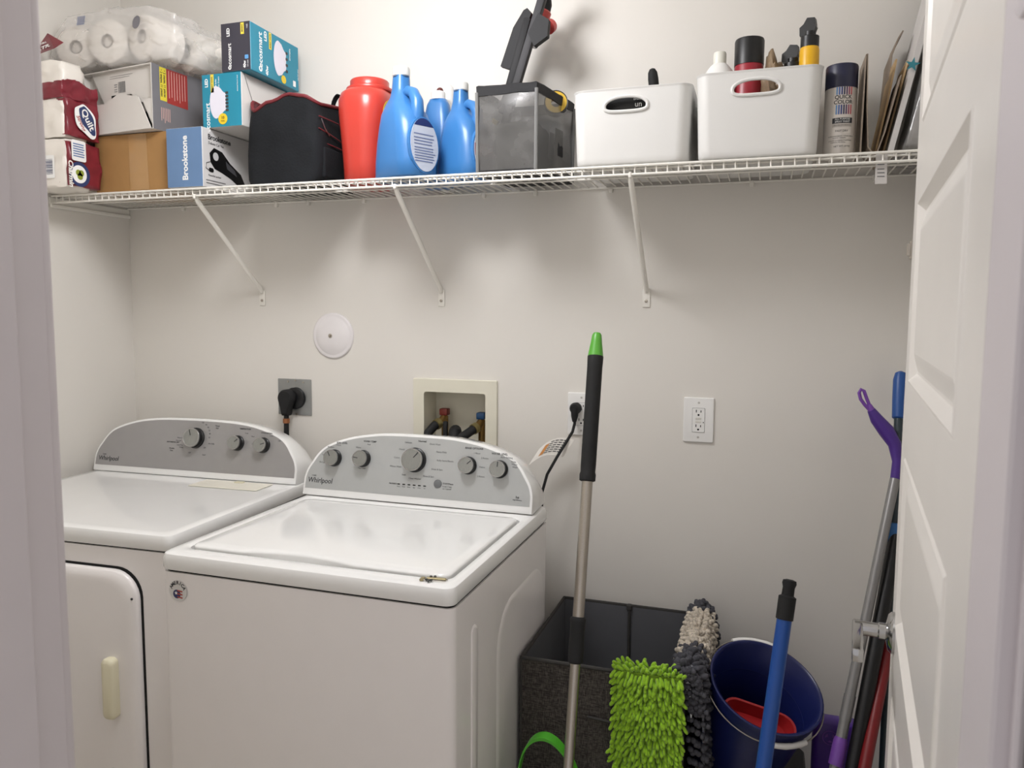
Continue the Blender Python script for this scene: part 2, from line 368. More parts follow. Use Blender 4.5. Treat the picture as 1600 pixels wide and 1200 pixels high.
# pressed shapes of the right side sheet
def emboss(name, poly, rise, edge, n=True):
    bm = bmesh.new(); cx = sum(p[0] for p in poly)/len(poly); cz = sum(p[1] for p in poly)/len(poly); lo = []
    for ins, x in ((0, WW-.0025), (edge*.35, WW-.0015+rise*.6), (edge, WW-.0015+rise)):
        lo.append([V(x, p[0]+(cx-p[0])*ins/.12, p[1]+(cz-p[1])*ins/.35) for p in poly])
    loft(bm, lo, False, True); obj(name, bm, ENAMELB, wa, True, True, sharp=60)
emboss('pressed_rib', rrect(.034, .66, .016, 6, .115, .485), .003, .01)
emboss('side_panel', rrect(.40, .70, .11, 8, .455, .44), .003, .012)
WF = console(wa, 0, .686, .552, WZ+.004, .69, math.radians(13), PROF, GREYP)
for x, h, r, a in ((.0946, .112, .022, .55), (.1856, .116, .022, 1.45), (.3446, .1225, .031, -.7), (.5017, .118, .022, -.85), (.5906, .114, .022, -.05)): knob(wa, WF, x-.002, h-.003, r, a)
bm = bmesh.new(); lathe(bm, [(.0115, 0), (.0115, .002), (.01, .003)], 24, WF @ Matrix.Translation((.4165, .0598, .0006))); obj('start_button', bm, col('button_grey', '#6f7172', .5), wa, True, True)
bm = bmesh.new()
for k in range(6): add_box(bm, .3004+.0156*k-.004, .3004+.0156*k+.004, .0495, .0525, .0006, .0012, 0, 1, WF)
obj('indicator_lights', bm, BLACK, wa, False, True)
WFp = WF @ Matrix.Translation((0, 0, .0007))
b = dict(bold=.015); L9 = .0072
texts('lettering', [
    ('SOIL LEVEL', .113, .1525, L9, b), ('WASH TEMP', .2004, .1618, L9, b), ('Normal', .3602, .1716, .0078, b), ('RINSE OPTIONS', .5129, .1612, L9, b), ('WATER LEVEL', .586, .151, L9, b),
    ('START/Pause', .446, .0615, .0056, b), ('PROGRESS', .283, .051, .005, b), ('Whirlpool', .0545, .0425, .0205, dict(shear=.12, bold=.008, wx=.92)), ('CARE', .034, .0555, .006), ('he', .6437, .0415, .01, b), ('High Efficiency', .6437, .0345, .0042)], WFp, INK, wa, True)
texts('small_lettering', [(s, x, h, .0064) for s, x, h in (('Delicate', .3181, .1661), ('Quick Wash', .3982, .1657), ('Casual', .3006, .1463), ('Heavy Duty', .4192, .1455), ('Colors', .2879, .1226), ('Bulky Items/Sheets', .432, .1226),
    ('Whites Wash', .2859, .0981), ('Drain & Spin', .4105, .0979), ('Soak', .3133, .0773), ('Rinse & Spin', .3877, .0776), ('Clean Washer', .3476, .0688), ('Heavy', .102, .1465), ('Medium', .078, .139), ('Light', .058, .117), ('Ex-Light', .057, .095),
    ('Hot', .198, .1535), ('Warm', .166, .143), ('Cool', .154, .114), ('Cold', .164, .095), ('Tap Cold', .182, .086), ('1 Rinse', .522, .149), ('2 Rinses', .545, .137), ('Fabric', .54, .113), ('2 Rinses', .538, .088),
    ('Auto Sensing', .606, .143), ('Deep', .626, .133), ('Water', .629, .126), ('Wash', .631, .119), ('Hold 3 sec', .444, .054), ('to Cancel', .444, .048))]
    + [(s, .3004+.0156*k, .0445, .004) for k, s in enumerate(('Sense', 'Wash', 'Rinse', 'Spin', 'Done', 'Lid'))], WFp, INKL, wa, True)
sticker(wa, .046, -.0003+.004, .846, .0235)

# --- dryer
DRW = .76; RZ = math.radians(2.3)
fr = V(-.762, -.767, 0); o0 = fr - V(math.cos(RZ), math.sin(RZ), 0)*DRW
dr = thing('clothes_dryer', 'white front-loading dryer with three knobs and cream door handle, left of the washer', 'dryer', o0, RZ)
DZ, DD = .928, .70
def dl(w, d, r, z): return [V(x, y, z) for x, y in rrect(w, d, r, 6, DRW/2, d/2+(DD-d)/2)]
bm = bmesh.new(); loft(bm, [dl(DRW-.006, DD-.008, .014, .03), dl(DRW-.006, DD-.008, .014, DZ-.0435)]); obj('cabinet', bm, ENAMELB, dr, True, True)
bm = bmesh.new(); loft(bm, [dl(DRW-.014, DD-.02, .014, DZ-.046), dl(DRW-.014, DD-.02, .014, DZ-.036)]); obj('seam', bm, DARK, dr, True, True)
bm = bmesh.new(); loft(bm, [dl(DRW-.004, DD-.004, .018, DZ-.0385), dl(DRW, DD, .02, DZ-.035), dl(DRW, DD, .02, DZ-.01), dl(DRW-.006, DD-.006, .02, DZ-.003), dl(DRW-.02, DD-.02, .02, DZ), dl(DRW-.06, DD-.06, .03, DZ-.001)]); obj('top_panel', bm, ENAMEL, dr, True, True)
DF = console(dr, -.002, DRW-.006, .558, DZ+.001, .69, math.radians(13), [(i*1.02, h*.985) for i, h in PROF[:-1]]+[(.3, .186)], GREYD)
for x, h, r, a in ((.383, .127, .03, .35), (.538, .119, .022, -.9), (.63, .117, .022, -1.25)): knob(dr, DF, x, h-.003, r, a, .024)
DFp = DF @ Matrix.Translation((0, 0, .0007))
texts('lettering', [('Whirlpool', .058, .041, .0205, dict(shear=.12, bold=.008, wx=.92)), ('CARE', .04, .054, .006), ('TEMPERATURE', .56, .161, .0062, b), ('CYCLE SIGNAL', .638, .152, .0062, b), ('AUTOMATIC DRY', .3, .107, .006, b), ('Timed', .458, .166, .006, b), ('Dry', .458, .159, .006, b), ('Wrinkle', .298, .087, .006), ('Free', .298, .08, .006)], DFp, INK, dr, True)
texts('small_lettering', [(s, x, h, .0064) for s, x, h in (('Off', .403, .174), ('80', .416, .168), ('60', .424, .16), ('50', .43, .15), ('40', .433, .14), ('30', .433, .128), ('Air Only', .443, .109), ('Off', .42, .095), ('Fluff', .42, .072), ('More Dry', .327, .122), ('Normal', .32, .113), ('Less Dry', .327, .099), ('Damp', .333, .092), ('Low', .567, .148), ('Med', .59, .139), ('High', .595, .116), ('Loud', .655, .144), ('Off', .685, .13), ('Off', .366, .0765))], DFp, INKL, dr, True)
# lint screen cover on the top, at the right rear
bm = bmesh.new(); add_box(bm, DRW-.31, DRW-.075, .455, .545, DZ, DZ+.002, .001, 1); ls = obj('lint_screen_cover', bm, mat('lint_cream', '#efebdc', .35), dr, True, True)
bm = bmesh.new(); add_box(bm, DRW-.2, DRW-.17, .525, .54, DZ+.002, DZ+.005, .001, 1); obj('lint_pull', bm, CREAM, ls, True, True)
# door with its black gasket line and handle
dx1 = DRW-.089; dx0 = .13; dz0, dz1 = .14, .834
def dp(ins, y): return [V(x, y, z) for x, z in rrect(dx1-dx0-2*ins, dz1-dz0-2*ins, .07, 8, (dx0+dx1)/2, (dz0+dz1)/2)]
bm = bmesh.new(); loft(bm, [dp(-.006, .006), dp(-.006, .0025), dp(.01, .0025)], True, True); obj('gasket', bm, DARK, dr, True, True)
bm = bmesh.new(); loft(bm, [dp(.0, .004), dp(0, -.006), dp(.003, -.011), dp(.02, -.015), dp(.03, -.0155)], True, True); ddo = obj('dryer_door', bm, ENAMELB, dr, True, True, sharp=60)
hx = DRW-.166
bm = bmesh.new(); loft(bm, [[V(x, y, z) for x, z in rrect(w, h, r, 6, hx-.012, .546)] for w, h, r, y in ((.062, .155, .028, -.0156), (.056, .149, .026, -.0159))]); obj('handle_recess', bm, ENAMELB, ddo, True, True)
bm = bmesh.new(); loft(bm, [[V(x, y, z) for x, z in rrect(w, h, r, 6, hx+.004, .546)] for w, h, r, y in ((.034, .15, .012, -.015), (.036, .152, .013, -.03), (.03, .146, .012, -.036), (.02, .13, .008, -.038))]); obj('handle', bm, CREAM, ddo, True, True, sharp=60)
bm = bmesh.new()
for z in (.77, .34): lathe(bm, [(.003, 0), (.003, .002)], 10, frame((dx1-.012, -.012, z), (1, 0, 0), (0, 0, 1)))
obj('door_screws', bm, INK, ddo, True, True)
sticker(dr, DRW-.17, -.0157, .315, .022)
for sx in (.05, DRW-.05):
    for sy in (.05, DD-.05):
        bm = bmesh.new(); lathe(bm, [(.024, 0), (.024, .014), (.01, .016), (.01, .032)], 16, Matrix.Translation((sx, sy, 0))); obj('foot', bm, BLACKR, dr, True, True)
# safety pin lying on the washer rim
sp = thing('safety_pin', 'small brass safety pin with dark beads lying on the washer rim', 'pin', (-.05, -.845, WZ))
PM = frame((-.05, -.845, WZ+.003), (1, .12, 0), (-.12, 1, 0))
bm = bmesh.new(); tube(bm, [PM @ V(*p) for p in ((-.026, .006, 0), (.018, .008, 0), (.024, .004, 0), (.022, -.004, 0), (-.026, -.007, 0))], .0011, 8); obj('pin_wire', bm, STEEL, sp, True)
bm = bmesh.new(); add_box(bm, -.03, -.022, -.009, .008, -.002, .002, .0015, 2, PM); add_box(bm, -.02, .02, .004, .012, -.002, .001, .001, 1, PM); obj('pin_cap', bm, col('brass_pale', '#b9ad86', .35, metal=.8), sp, True)
for k, (a, c2) in enumerate(((-.01, -.012), (-.006, -.007), (-.012, .012), (-.004, .013), (-.016, -.006))):
    bm = bmesh.new(); bmesh.ops.create_icosphere(bm, subdivisions=2, radius=.003, matrix=PM @ Matrix.Translation((a, c2, .001))); obj('bead', bm, col('bead_dark', '#4a4a48', .2), sp, True)

# ------------------------------------------------------------------ wire shelf
ZS, DS = 1.812, .308
sh = thing('wire_shelf', 'long white wire shelf across the back wall, full of household supplies', 'shelf', ((XL+XR)/2, -DS/2, ZS-.03))
bm = bmesh.new(); R0 = .0021
tube(bm, [(0, -.002, ZS-.002), (0, -DS+.004, ZS-.002), (0, -DS, ZS-.004), (0, -DS, ZS-.0255)], R0, 6)
x = XL+.02; first = None
while x < XR-.01:
    if first is None:
        for v in bm.verts: v.co.x += x
        first = obj('cross_wire', bm, WIRE, sh, True); fx = x
    else:
        c = first.copy(); COL.objects.link(c); c.parent = sh; c.location = first.location + V(x-fx, 0, 0)
    x += .0258
for n, y, z, r in (('front_top_rail', -DS-.0035, ZS-.005, .0032), ('front_bottom_rail', -DS-.0035, ZS-.0255, .0032), ('back_rail', -.006, ZS-.0065, .003), ('middle_rail', -DS*.52, ZS-.0065, .0028), ('inner_rail', -DS+.03, ZS-.0065, .0025)):
    bm = bmesh.new(); tube(bm, [(XL+.003, y, z), (XR-.003, y, z)], r, 8); obj(n, bm, WIRE, sh, True)
for xb in (-1.044, -.3987, .2266):
    bm = bmesh.new()
    tube(bm, [(xb, -DS+.002, ZS-.028), (xb, -DS+.01, ZS-.04), (xb, -.012, 1.527), (xb, -.005, 1.515)], [.005, .0072, .0072, .006], 10)
    add_box(bm, xb-.004, xb+.004, -DS-.008, -DS+.006, ZS-.034, ZS-.02, .002, 1)
    add_box(bm, xb-.011, xb+.011, -.004, 0, 1.472, 1.523, .0018, 2)
    br = obj('bracket', bm, WIRE, sh, True)
    bm = bmesh.new(); lathe(bm, [(.0045, 0), (.0045, .002), (.002, .0028)], 14, frame((xb, -.004, 1.489), (1, 0, 0), (0, 0, 1))); obj('screw', bm, STEEL, br, True)
for xc in (-1.35, -.98, -.86, -.66, -.26, -.1, .12, .5, .8):
    bm = bmesh.new(); add_box(bm, xc-.006, xc+.006, -.012, 0, ZS-.02, ZS-.003, .003, 2); obj('wall_clip', bm, WIRE, sh, True)
bm = bmesh.new(); add_box(bm, XL, XL+.01, -DS-.012, -.0, ZS-.04, ZS-.028, .002, 1); add_box(bm, XL, XL+.004, -DS-.012, 0, ZS-.04, ZS-.008, .001, 1); obj('end_bracket', bm, WIRE, sh, True)
ZD = ZS+.0004   # what stands on the shelf stands here

# ------------------------------------------------------------------ fittings on the back wall
rp_ = thing('wall_cover_plate', 'round white domed cover plate screwed to the wall above the washer', 'cover plate', (-.778, 0, 1.303))
M = frame((-.778, 0, 1.376), (1, 0, 0), (0, 0, 1))
bm = bmesh.new(); lathe(bm, [(.074, 0), (.0735, .004), (.069, .0065), (.064, .005), (.06, .007), (.045, .013), (.025, .0165), (.006, .0175)], 48, M); obj('dome', bm, mat('cover_white', '#e8e4e4', .3), rp_, True, sharp=60)
bm = bmesh.new(); lathe(bm, [(.007, .017), (.007, .0185), (.0045, .0195)], 16, M @ Matrix.Translation((-.002, 0, 0))); sc_ = obj('screw', bm, STEEL, rp_, True)
bm = bmesh.new(); add_box(bm, -.003, .003, -.0008, .0008, .0192, .0198, 0, 1, M @ Matrix.Rotation(.7, 4, 'Z')); obj('slot', bm, DARK, sc_)
# dryer outlet
do = thing('dryer_outlet', 'grey metal outlet plate with the black dryer plug in it', 'outlet', (-.927, 0, 1.111))
box('plate', -.99, -.863, -.004, 0, 1.111, 1.231, mat('galvanised', '#9b9d9c', .4, metal=.7, var=.08), do, .002)
M = frame((-.92, -.004, 1.168), (1, 0, 0), (0, 0, 1))
bm = bmesh.new(); lathe(bm, [(.036, 0), (.036, .012), (.033, .014)], 30, M); obj('receptacle', bm, BLACK, do, True)
bm = bmesh.new()
for a, c2 in ((-.03, .054), (.028, .053), (0, -.054), (-.002, .0585)): lathe(bm, [(.003, 0), (.003, .0015)], 10, M @ Matrix.Translation((a, c2, 0)))
obj('screws', bm, STEEL, do, True)
bm = bmesh.new(); tube(bm, [(-.938, -.035, 1.12), (-.938, -.036, 1.085), (-.938, -.037, 1.06), (-.93, -.04, .9), (-.92, -.03, .6)], .0085, 10); pc = obj('power_cord', bm, BLACKR, dr, True)
bm = bmesh.new(); M = frame((-.935, -.018, 1.172), (1, 0, 0), (0, 0, 1))
poly = [(.026*math.cos(a), .026*math.sin(a)) for a in [PI*k/10 for k in range(-1, 12)]] + [(-.017, -.034), (-.013, -.056), (.008, -.056), (.012, -.034)]
loft(bm, [[M @ V(x*s, y*s, z) for x, y in poly] for s, z in ((.95, 0), (1.05, .006), (1.05, .026), (.9, .034))]); obj('plug', bm, BLACKR, pc, True)
bm = bmesh.new(); tube(bm, [(-.938, -.0355, 1.103), (-.938, -.036, 1.088)], .0112, 12); obj('copper_clamp', bm, col('copper', '#a8714f', .35, metal=.9), pc, True)
# washer supply box
sb = thing('washer_supply_box', 'recessed cream washer supply box with hot and cold valves in the wall', 'supply box', (-.354, 0, .985))
IV = mat('ivory_plastic', '#e0dccb', .45, var=.02)
fo = rrect(.278, .262, .004, 3, -.354, 1.118); fi = rrect(.204, .205, .008, 3, -.354, 1.1055)
bm = bmesh.new(); loft(bm, [[V(x, 0, z) for x, z in fo], [V(x, -.007, z) for x, z in fo], [V(x*.99-.0035, -.009, (z-1.118)*.985+1.118) for x, z in fo], [V(x, -.009, z) for x, z in fi], [V(x, -.006, z) for x, z in fi]], False, False); obj('face_frame', bm, IV, sb, True)
bm = bmesh.new(); loft(bm, [[V(x, y, z) for x, z in fi] for y in (-.007, .085)], False, True); obj('recess', bm, IV, sb, True)
def valve(x, z, cm, n):
    bm = bmesh.new(); tube(bm, [(x, .05, 1.005), (x, .05, z)], .011, 12); tube(bm, [(x, .05, z), (x-.006, .02, z-.02)], .012, 12); v = obj(n, bm, col('brass', '#9a7b4a', .35, metal=.9), sb, True)
    bm = bmesh.new(); add_box(bm, x-.014, x+.014, .034, .062, z+.004, z+.026, .004, 2); obj('valve_handle', bm, cm, v, True)
valve(-.41, 1.125, col('valve_red', '#71281e'), 'hot_valve'); valve(-.285, 1.118, col('valve_blue', '#173f66'), 'cold_valve')
def hose(pts, lab):
    h = thing('water_hose', lab, 'hose', pts[-1]); bm = bmesh.new(); tube(bm, pts, .014, 14); obj('rubber_hose', bm, BLACKR, h, True)
    bm = bmesh.new(); tube(bm, [pts[0], Vector(pts[0]).lerp(Vector(pts[1]), .7)], .017, 16); obj('coupling', bm, col('coupling', '#a99a6a', .35, metal=.8), h, True)
hose([(-.416, .02, 1.108), (-.425, .0, 1.1), (-.437, -.02, 1.08), (-.437, -.03, 1.05), (-.42, -.05, 1.0), (-.4, -.07, .8), (-.4, -.08, .5)], 'black rubber water hose on the red hot valve')
hose([(-.291, .02, 1.1), (-.3, .0, 1.092), (-.32, -.025, 1.075), (-.345, -.04, 1.05), (-.355, -.05, 1.0), (-.36, -.07, .8), (-.36, -.08, .5)], 'black rubber water hose on the blue cold valve')
hd = thing('drain_hose', 'thick black drain hose hooked into the supply box between the valves', 'hose', (-.37, -.05, .6))
bm = bmesh.new(); tube(bm, [(-.37, .06, 1.0), (-.368, .045, 1.062), (-.362, .02, 1.085), (-.352, -.01, 1.082), (-.345, -.04, 1.05), (-.345, -.05, .98), (-.345, -.06, .6)], .0195, 14); obj('corrugated_hose', bm, BLACKR, hd, True)
bm = bmesh.new(); add_box(bm, -.392, -.377, -.012, .0, 1.06, 1.118, .004, 2, frame((0, 0, 0), (1, 0, 0), (0, 1, 0))); obj('hose_hook', bm, BLACKR, hd, True)
# outlets
def wallplate(x0, z0, label, gfci):
    w, h = .083, .1255; o = thing('wall_outlet', label, 'outlet', (x0+w/2, 0, z0)); M = frame((x0+w/2, 0, z0+h/2), (1, 0, 0), (0, 0, 1))
    bm = bmesh.new(); loft(bm, [[M @ V(x, y, z) for x, y in rrect(w*s, h*s2, .003, 3)] for s, s2, z in ((1, 1, 0), (1, 1, .003), (.96, .975, .006), (.9, .93, .0065))]); obj('cover_plate', bm, PLASW, o, True)
    bm = bmesh.new()
    for s in (-1, 1): lathe(bm, [(.0032, .0065), (.0032, .0072)], 12, M @ Matrix.Translation((0, s*.0485, 0)))
    obj('screws', bm, col('screw_white', '#bdbab4', .4), o, True)
    bm = bmesh.new(); loft(bm, [[M @ V(x, y, z) for x, y in rrect(.0345, .068, .002, 3)] for z in (.006, .0072)]); obj('gap', bm, INKL, o)
    rc = bmesh.new(); loft(rc, [[M @ V(x, y, z) for x, y in rrect(.033, .0665, .002, 3)] for z in (.006, .0084)]); rc = obj('receptacle', rc, PLASW, o, True)
    bm = bmesh.new()
    for s in (-1, 1):
        y = s*.0205
        for dx, hh in ((-.0063, .0075), (.0063, .0062)): add_box(bm, dx-.0011, dx+.0011, y+.001, y+.001+hh, .0083, .0087, 0, 1, M)
        prism(bm, circ(.0027, 14, 0, y-.0058), .0083, .0087, M)
    obj('slots', bm, DARK, rc)
    if gfci:
        bm = bmesh.new()
        for y in (-.0045, .0045): add_box(bm, -.008, .008, y-.003, y+.003, .0083, .0095, .0006, 1, M)
        obj('test_buttons', bm, col('button_ivory', '#dedbd3'), rc, True)
        bm = bmesh.new(); lathe(bm, [(.0016, .0083), (.0016, .009)], 10, M @ Matrix.Translation((.0135, -.006, 0))); obj('indicator', bm, INK, rc)
wallplate(.338, 1.0965, 'white wall outlet with test buttons, nothing plugged in, right of the mop handle', True)
wallplate(.004, 1.0975, 'white wall outlet half hidden behind the mop handle, black plug in it', False)
CPTS = [(.031, -.03, 1.16), (.032, -.032, 1.135), (.028, -.04, 1.112), (.015, -.06, 1.085), (-.005, -.085, 1.045), (-.03, -.1, .995), (-.045, -.1, .94), (-.05, -.09, .6)]
bm = bmesh.new(); tube(bm, CPTS, .0042, 10); cd = obj('power_cord', bm, BLACKR, wa, True)
bm = bmesh.new(); loft(bm, [ring(V(.031, y, 1.178), V(0, 1, 0), r, 16) for y, r in ((-.0085, .0165), (-.022, .0175), (-.034, .013))])
tube(bm, [(.031, -.026, 1.178), (.031, -.03, 1.155), (.031, -.031, 1.14)], [.013, .01, .006], 12); obj('plug', bm, BLACKR, cd, True)
bm = bmesh.new(); P = []
for k in range(9):
    t = k/8; P.append((.036-.1*t, -.052-.015*t, 1.09-.008*t+.016*math.sin(t*2.6)-.03*t*t))
dn = V(-.03, -.012, -.05)
loft(bm, [[V(*p) for p in P], [V(*p)+dn for p in P], [V(*p)+dn+V(0, .0006, .0006) for p in P], [V(*p)+V(0, .0006, .0006) for p in P]], False, False, False); tg = obj('warning_tag', bm, col('tag_paper', '#e6e2da', .6), cd, True)
bm = bmesh.new(); up_ = V(0, -.0008, .0006)
for k in range(1, 5):
    for q in range(6):
        a = V(*P[k]) + dn*(.12+.13*q) + up_; e = V(*P[k+1]) + dn*(.12+.13*q) + up_; a = a.lerp(e, .08); e = a.lerp(e, .85)
        vs = [bm.verts.new(p) for p in (a, e, e+dn*.05, a+dn*.05)]; bm.faces.new(vs)
obj('tag_print', bm, INK, cd)
bm = bmesh.new(); p0 = V(*P[5])+up_; p1 = V(*P[6])+up_
bm.faces.new([bm.verts.new(p) for p in (p0+dn*.2, p1+dn*.2, p1+dn*.85, p0+dn*.85)]); obj('warning_mark', bm, col('orange_print', '#c98a4b'), cd)

# ------------------------------------------------------------------ shelf goods, left to right
rnd = random.Random(3)
def pillow(x0, x1, y0, y1, z0, z1, amp=.006, n=10, seed=0, rr=.3):
    """soft rounded block"""
    bm = bmesh.new(); bmesh.ops.create_cube(bm, size=2); bmesh.ops.subdivide_edges(bm, edges=bm.edges[:], cuts=n, use_grid_fill=True)
    for v in bm.verts:
        p = v.co.copy(); q = V(*[math.copysign(abs(a)**1.0, a) for a in p]); s = p.normalized()*1.25
        q = p.lerp(s, rr); nz = noise.noise_vector(p*2.2+V(seed, seed, 0))*amp
        q = V(max(-1, min(1, q.x)), max(-1, min(1, q.y)), max(-1, min(1, q.z)))
        v.co = V((x0+x1)/2+q.x*(x1-x0)/2, (y0+y1)/2+q.y*(y1-y0)/2, (z0+z1)/2+q.z*(z1-z0)/2)+nz*(1-abs(p.z)*.3)
    return bm
TPW = mat('tissue_wrap', '#efe9e0', .35, var=.03, bump=.4, bscale=35)
MAR = mat('maroon_wrap', '#7c2430', .3, var=.18, scale=25, bump=.5, bscale=40)
def squeeze(bm, lim):      # soft pack pressed in between the wall and the carton behind its corner
    for v in bm.verts:
        t = max(0, min(1, (v.co.y+.335)/.045)); t = t*t*(3-2*t); xm = -1.412+(lim+1.412)*t
        v.co.x = -1.583+(v.co.x+1.583)*(xm+1.583)/(.171)
    return bm
def tissue_pack(z0, z1, label, seed, logo, lim):
    t = thing('tissue_pack', label, 'tissue pack', (-1.49, -.31, z0), 0, 'maroon tissue packs at the left end of the shelf')
    body = obj('wrap', squeeze(pillow(-1.58, -1.412, -.415, -.12, z0, z1, .005, 16, seed, .16), lim), TPW, t, True, sharp=80)
    bm = pillow(-1.50, -1.404, -.409, -.292, z0+.006, z1-.006, .006, 10, seed+3, .14)
    dl_ = [v for v in bm.verts if v.co.x < -1.452 + .012*math.sin(v.co.z*90+seed)]
    bmesh.ops.delete(bm, geom=dl_, context='VERTS'); obj('maroon_band', bm, MAR, t, True, sharp=80)
    M = frame((-1.3985, -.347, (z0+z1)/2), (0, 1, 0), (0, 0, 1))
    if logo == 'leaf':
        e = decal('emblem', [(.036*math.cos(a)-.03, .036*math.sin(a)-.03) for a in [2*PI*k/28 for k in range(28)]], M, col('emblem_blue', '#2b3a66'), t, 0, .001)
        decal('emblem_white', circ(.026, 24, -.032, -.03), M, WINK, e, .001, .0005)
        bm = bmesh.new()
        for a, c2, r in ((-.036, -.026, .009), (-.025, -.026, .009), (-.03, -.036, .01)): prism(bm, circ(r, 16, a, c2), .0016, .002, M)
        obj('leaf_mark', bm, col('leaf_green', '#8d9a3b'), e)
        p = decal('white_patch', rrect(.05, .06, .006, 3, -.03, .038), M, WINK, t, 0, .0008)
        texts('brand_lettering', [('Charmin', -.062, -.032, .022, dict(rot=-PI/2, shear=.2, bold=.03))], M @ Matrix.Translation((0, 0, .002)), col('brand_white', '#f6f4ee'), t)
        bm = bmesh.new(); lines_bm(bm, -.05, -.01, [.02+.007*k for k in range(6)], .003, M, .001); obj('print', bm, col('print_blue', '#4a6fa5'), p)
        Mf = frame((-1.475, -.4175, z0+.06), (1, 0, 0), (0, 0, 1))
        f = decal('barcode_panel', rrect(.052, .066, .004, 3), Mf, WINK, t, 0, .0008); bm = bmesh.new(); bars_bm(bm, -.02, .02, -.022, .022, Mf, .001, False); obj('barcode', bm, col('barcode_blue', '#35406b'), f)
    else:
        poly = [(.05*math.cos(a)*(1+.12*math.cos(3*a)), .034*math.sin(a)*(1+.1*math.cos(4*a))) for a in [2*PI*k/36 for k in range(36)]]
        R = Matrix.Rotation(-PI/3, 4, 'Z'); e = decal('logo_patch', poly, M @ R, WINK, t, 0, .0008)
        decal('logo_field', [(x*.86, y*.62+.006) for x, y in poly], M @ R, col('emblem_blue', '#2b3a66'), e, .0008, .0006)
        texts('brand_lettering', [('Quilt', 0, .007, .03, dict(bold=.02))], M @ R @ Matrix.Translation((0, 0, .0016)), col('brand_white', '#f6f4ee'), t)
        texts('script_lettering', [('Strong', .0, -.021, .017, dict(shear=.3, bold=.02))], M @ R @ Matrix.Translation((0, 0, .0009)), col('flag_red', '#a8473f'), t)
tissue_pack(ZD, 1.955, 'lowest maroon and white tissue pack, round leaf emblem on its side', 1, 'leaf', -1.452)
tissue_pack(1.956, 2.075, 'middle maroon and white tissue pack with blue oval logo on its side', 5, 'quilt', -1.496)
tp = thing('paper_towel_pack', 'white paper towel pack in torn maroon wrap, topmost at the left wall', 'tissue pack', (-1.49, -.32, 2.076))
obj('wrap', squeeze(pillow(-1.583, -1.415, -.412, -.12, 2.076, 2.18, .007, 16, 9, .22), -1.5), TPW, tp, True, sharp=80)
bm = pillow(-1.56, -1.406, -.419, -.29, 2.066, 2.16, .007, 36, 12, .2)
bmesh.ops.delete(bm, geom=[v for v in bm.verts if v.co.z > 2.092+.2*(v.co.x+1.56)+.006*math.sin(v.co.y*60+v.co.x*50)], context='VERTS'); obj('maroon_base', bm, MAR, tp, True, sharp=80)
bm = bmesh.new(); M = frame((-1.55, -.40, 2.195), (1, .1, .15), (.1, .5, .8))
vs = [bm.verts.new(M @ V(*p)) for p in ((-.03, -.005, .0), (.1, .0, .008), (.115, .03, .0), (.055, .075, .012), (.01, .03, -.004))]; bm.faces.new(vs)
ext = bmesh.ops.extrude_face_region(bm, geom=bm.faces[:]); bmesh.ops.translate(bm, vec=M.to_3x3() @ V(0, 0, -.0012), verts=[g for g in ext['geom'] if isinstance(g, bmesh.types.BMVert)])
fp = obj('torn_flap', bm, MAR, tp)
texts('flap_lettering', [('ULTRA', .055, .018, .022, dict(bold=.03, rot=.25)), ('STRONG', .055, .042, .013, dict(bold=.03, rot=.25))], M @ Matrix.Translation((0, 0, .0065)), WINK, tp)

# clear plastic pack of paper rolls, lying on the carton and the packs
cp = thing('roll_pack', 'clear plastic pack of white paper rolls lying on top of the open carton', 'roll pack', (-1.33, -.2, 2.182))
ROLL = mat('paper_roll', '#ece6dd', .8, var=.02, bump=.25, bscale=60)
for i, (x, y, z, r, tz) in enumerate(((-1.49, -.23, 2.256, .062, .3), (-1.368, -.23, 2.262, .064, .15), (-1.238, -.23, 2.262, .064, -.2), (-1.43, -.1, 2.26, .06, .1), (-1.3, -.09, 2.26, .06, .0), (-1.17, -.12, 2.246, .058, -.35))):
    M = frame((x, y-.055, z), (math.cos(tz), math.sin(tz), 0), (0, 0, 1)) @ Matrix.Rotation(PI, 4, 'X')
    bm = bmesh.new(); lathe(bm, [(.02, .012), (.02, 0), (r-.006, 0), (r, .004), (r, .1), (r-.006, .104), (.02, .104)], 32, M, True, True); ro_ = obj('paper_roll', bm, ROLL, cp, True)
    bm = bmesh.new(); lathe(bm, [(.0205, -.0005), (.0205, .03), (.018, .03), (.018, -.0005)], 24, M, False, False); obj('core', bm, col('core_card', '#9c958c', .9), ro_, True)
FILM = mat('clear_film', '#f6f3f0', .1, alpha=.32, var=.05, bump=1.0, bscale=30, spec=1.0)
bm = pillow(-1.578, -1.095, -.31, -.03, 2.18, 2.345, .012, 34, 21, .3)
for v in bm.verts:
    nz = noise.noise(v.co*30)*.007 + noise.noise(v.co*75)*.004
    v.co += V(nz, nz*.6, nz*1.2)
    if v.co.x > -1.2: v.co.z -= (v.co.x+1.2)*.35*max(0, (v.co.z-2.2)/.14)
    if v.co.x < -1.5: v.co.z -= (-1.5-v.co.x)*.9*max(0, (v.co.z-2.2)/.14)
obj('plastic_film', bm, FILM, cp, True, sharp=180)
M = frame((-1.43, -.316, 2.305), (1, 0, 0), (0, .2, 1)); bm = bmesh.new(); lines_bm(bm, -.02, .012, [.004*k for k in range(7)], .0022, M); obj('film_print', bm, col('print_slate', '#69769a'), cp)
M = frame((-1.225, -.318, 2.29), (1, 0, 0), (0, .2, 1)); bm = bmesh.new(); prism(bm, [(.014*math.cos(a), .02*math.sin(a)) for a in [2*PI*k/20 for k in range(20)]], 0, .0003, M); obj('film_mark', bm, col('film_dark', '#77757a'), cp)

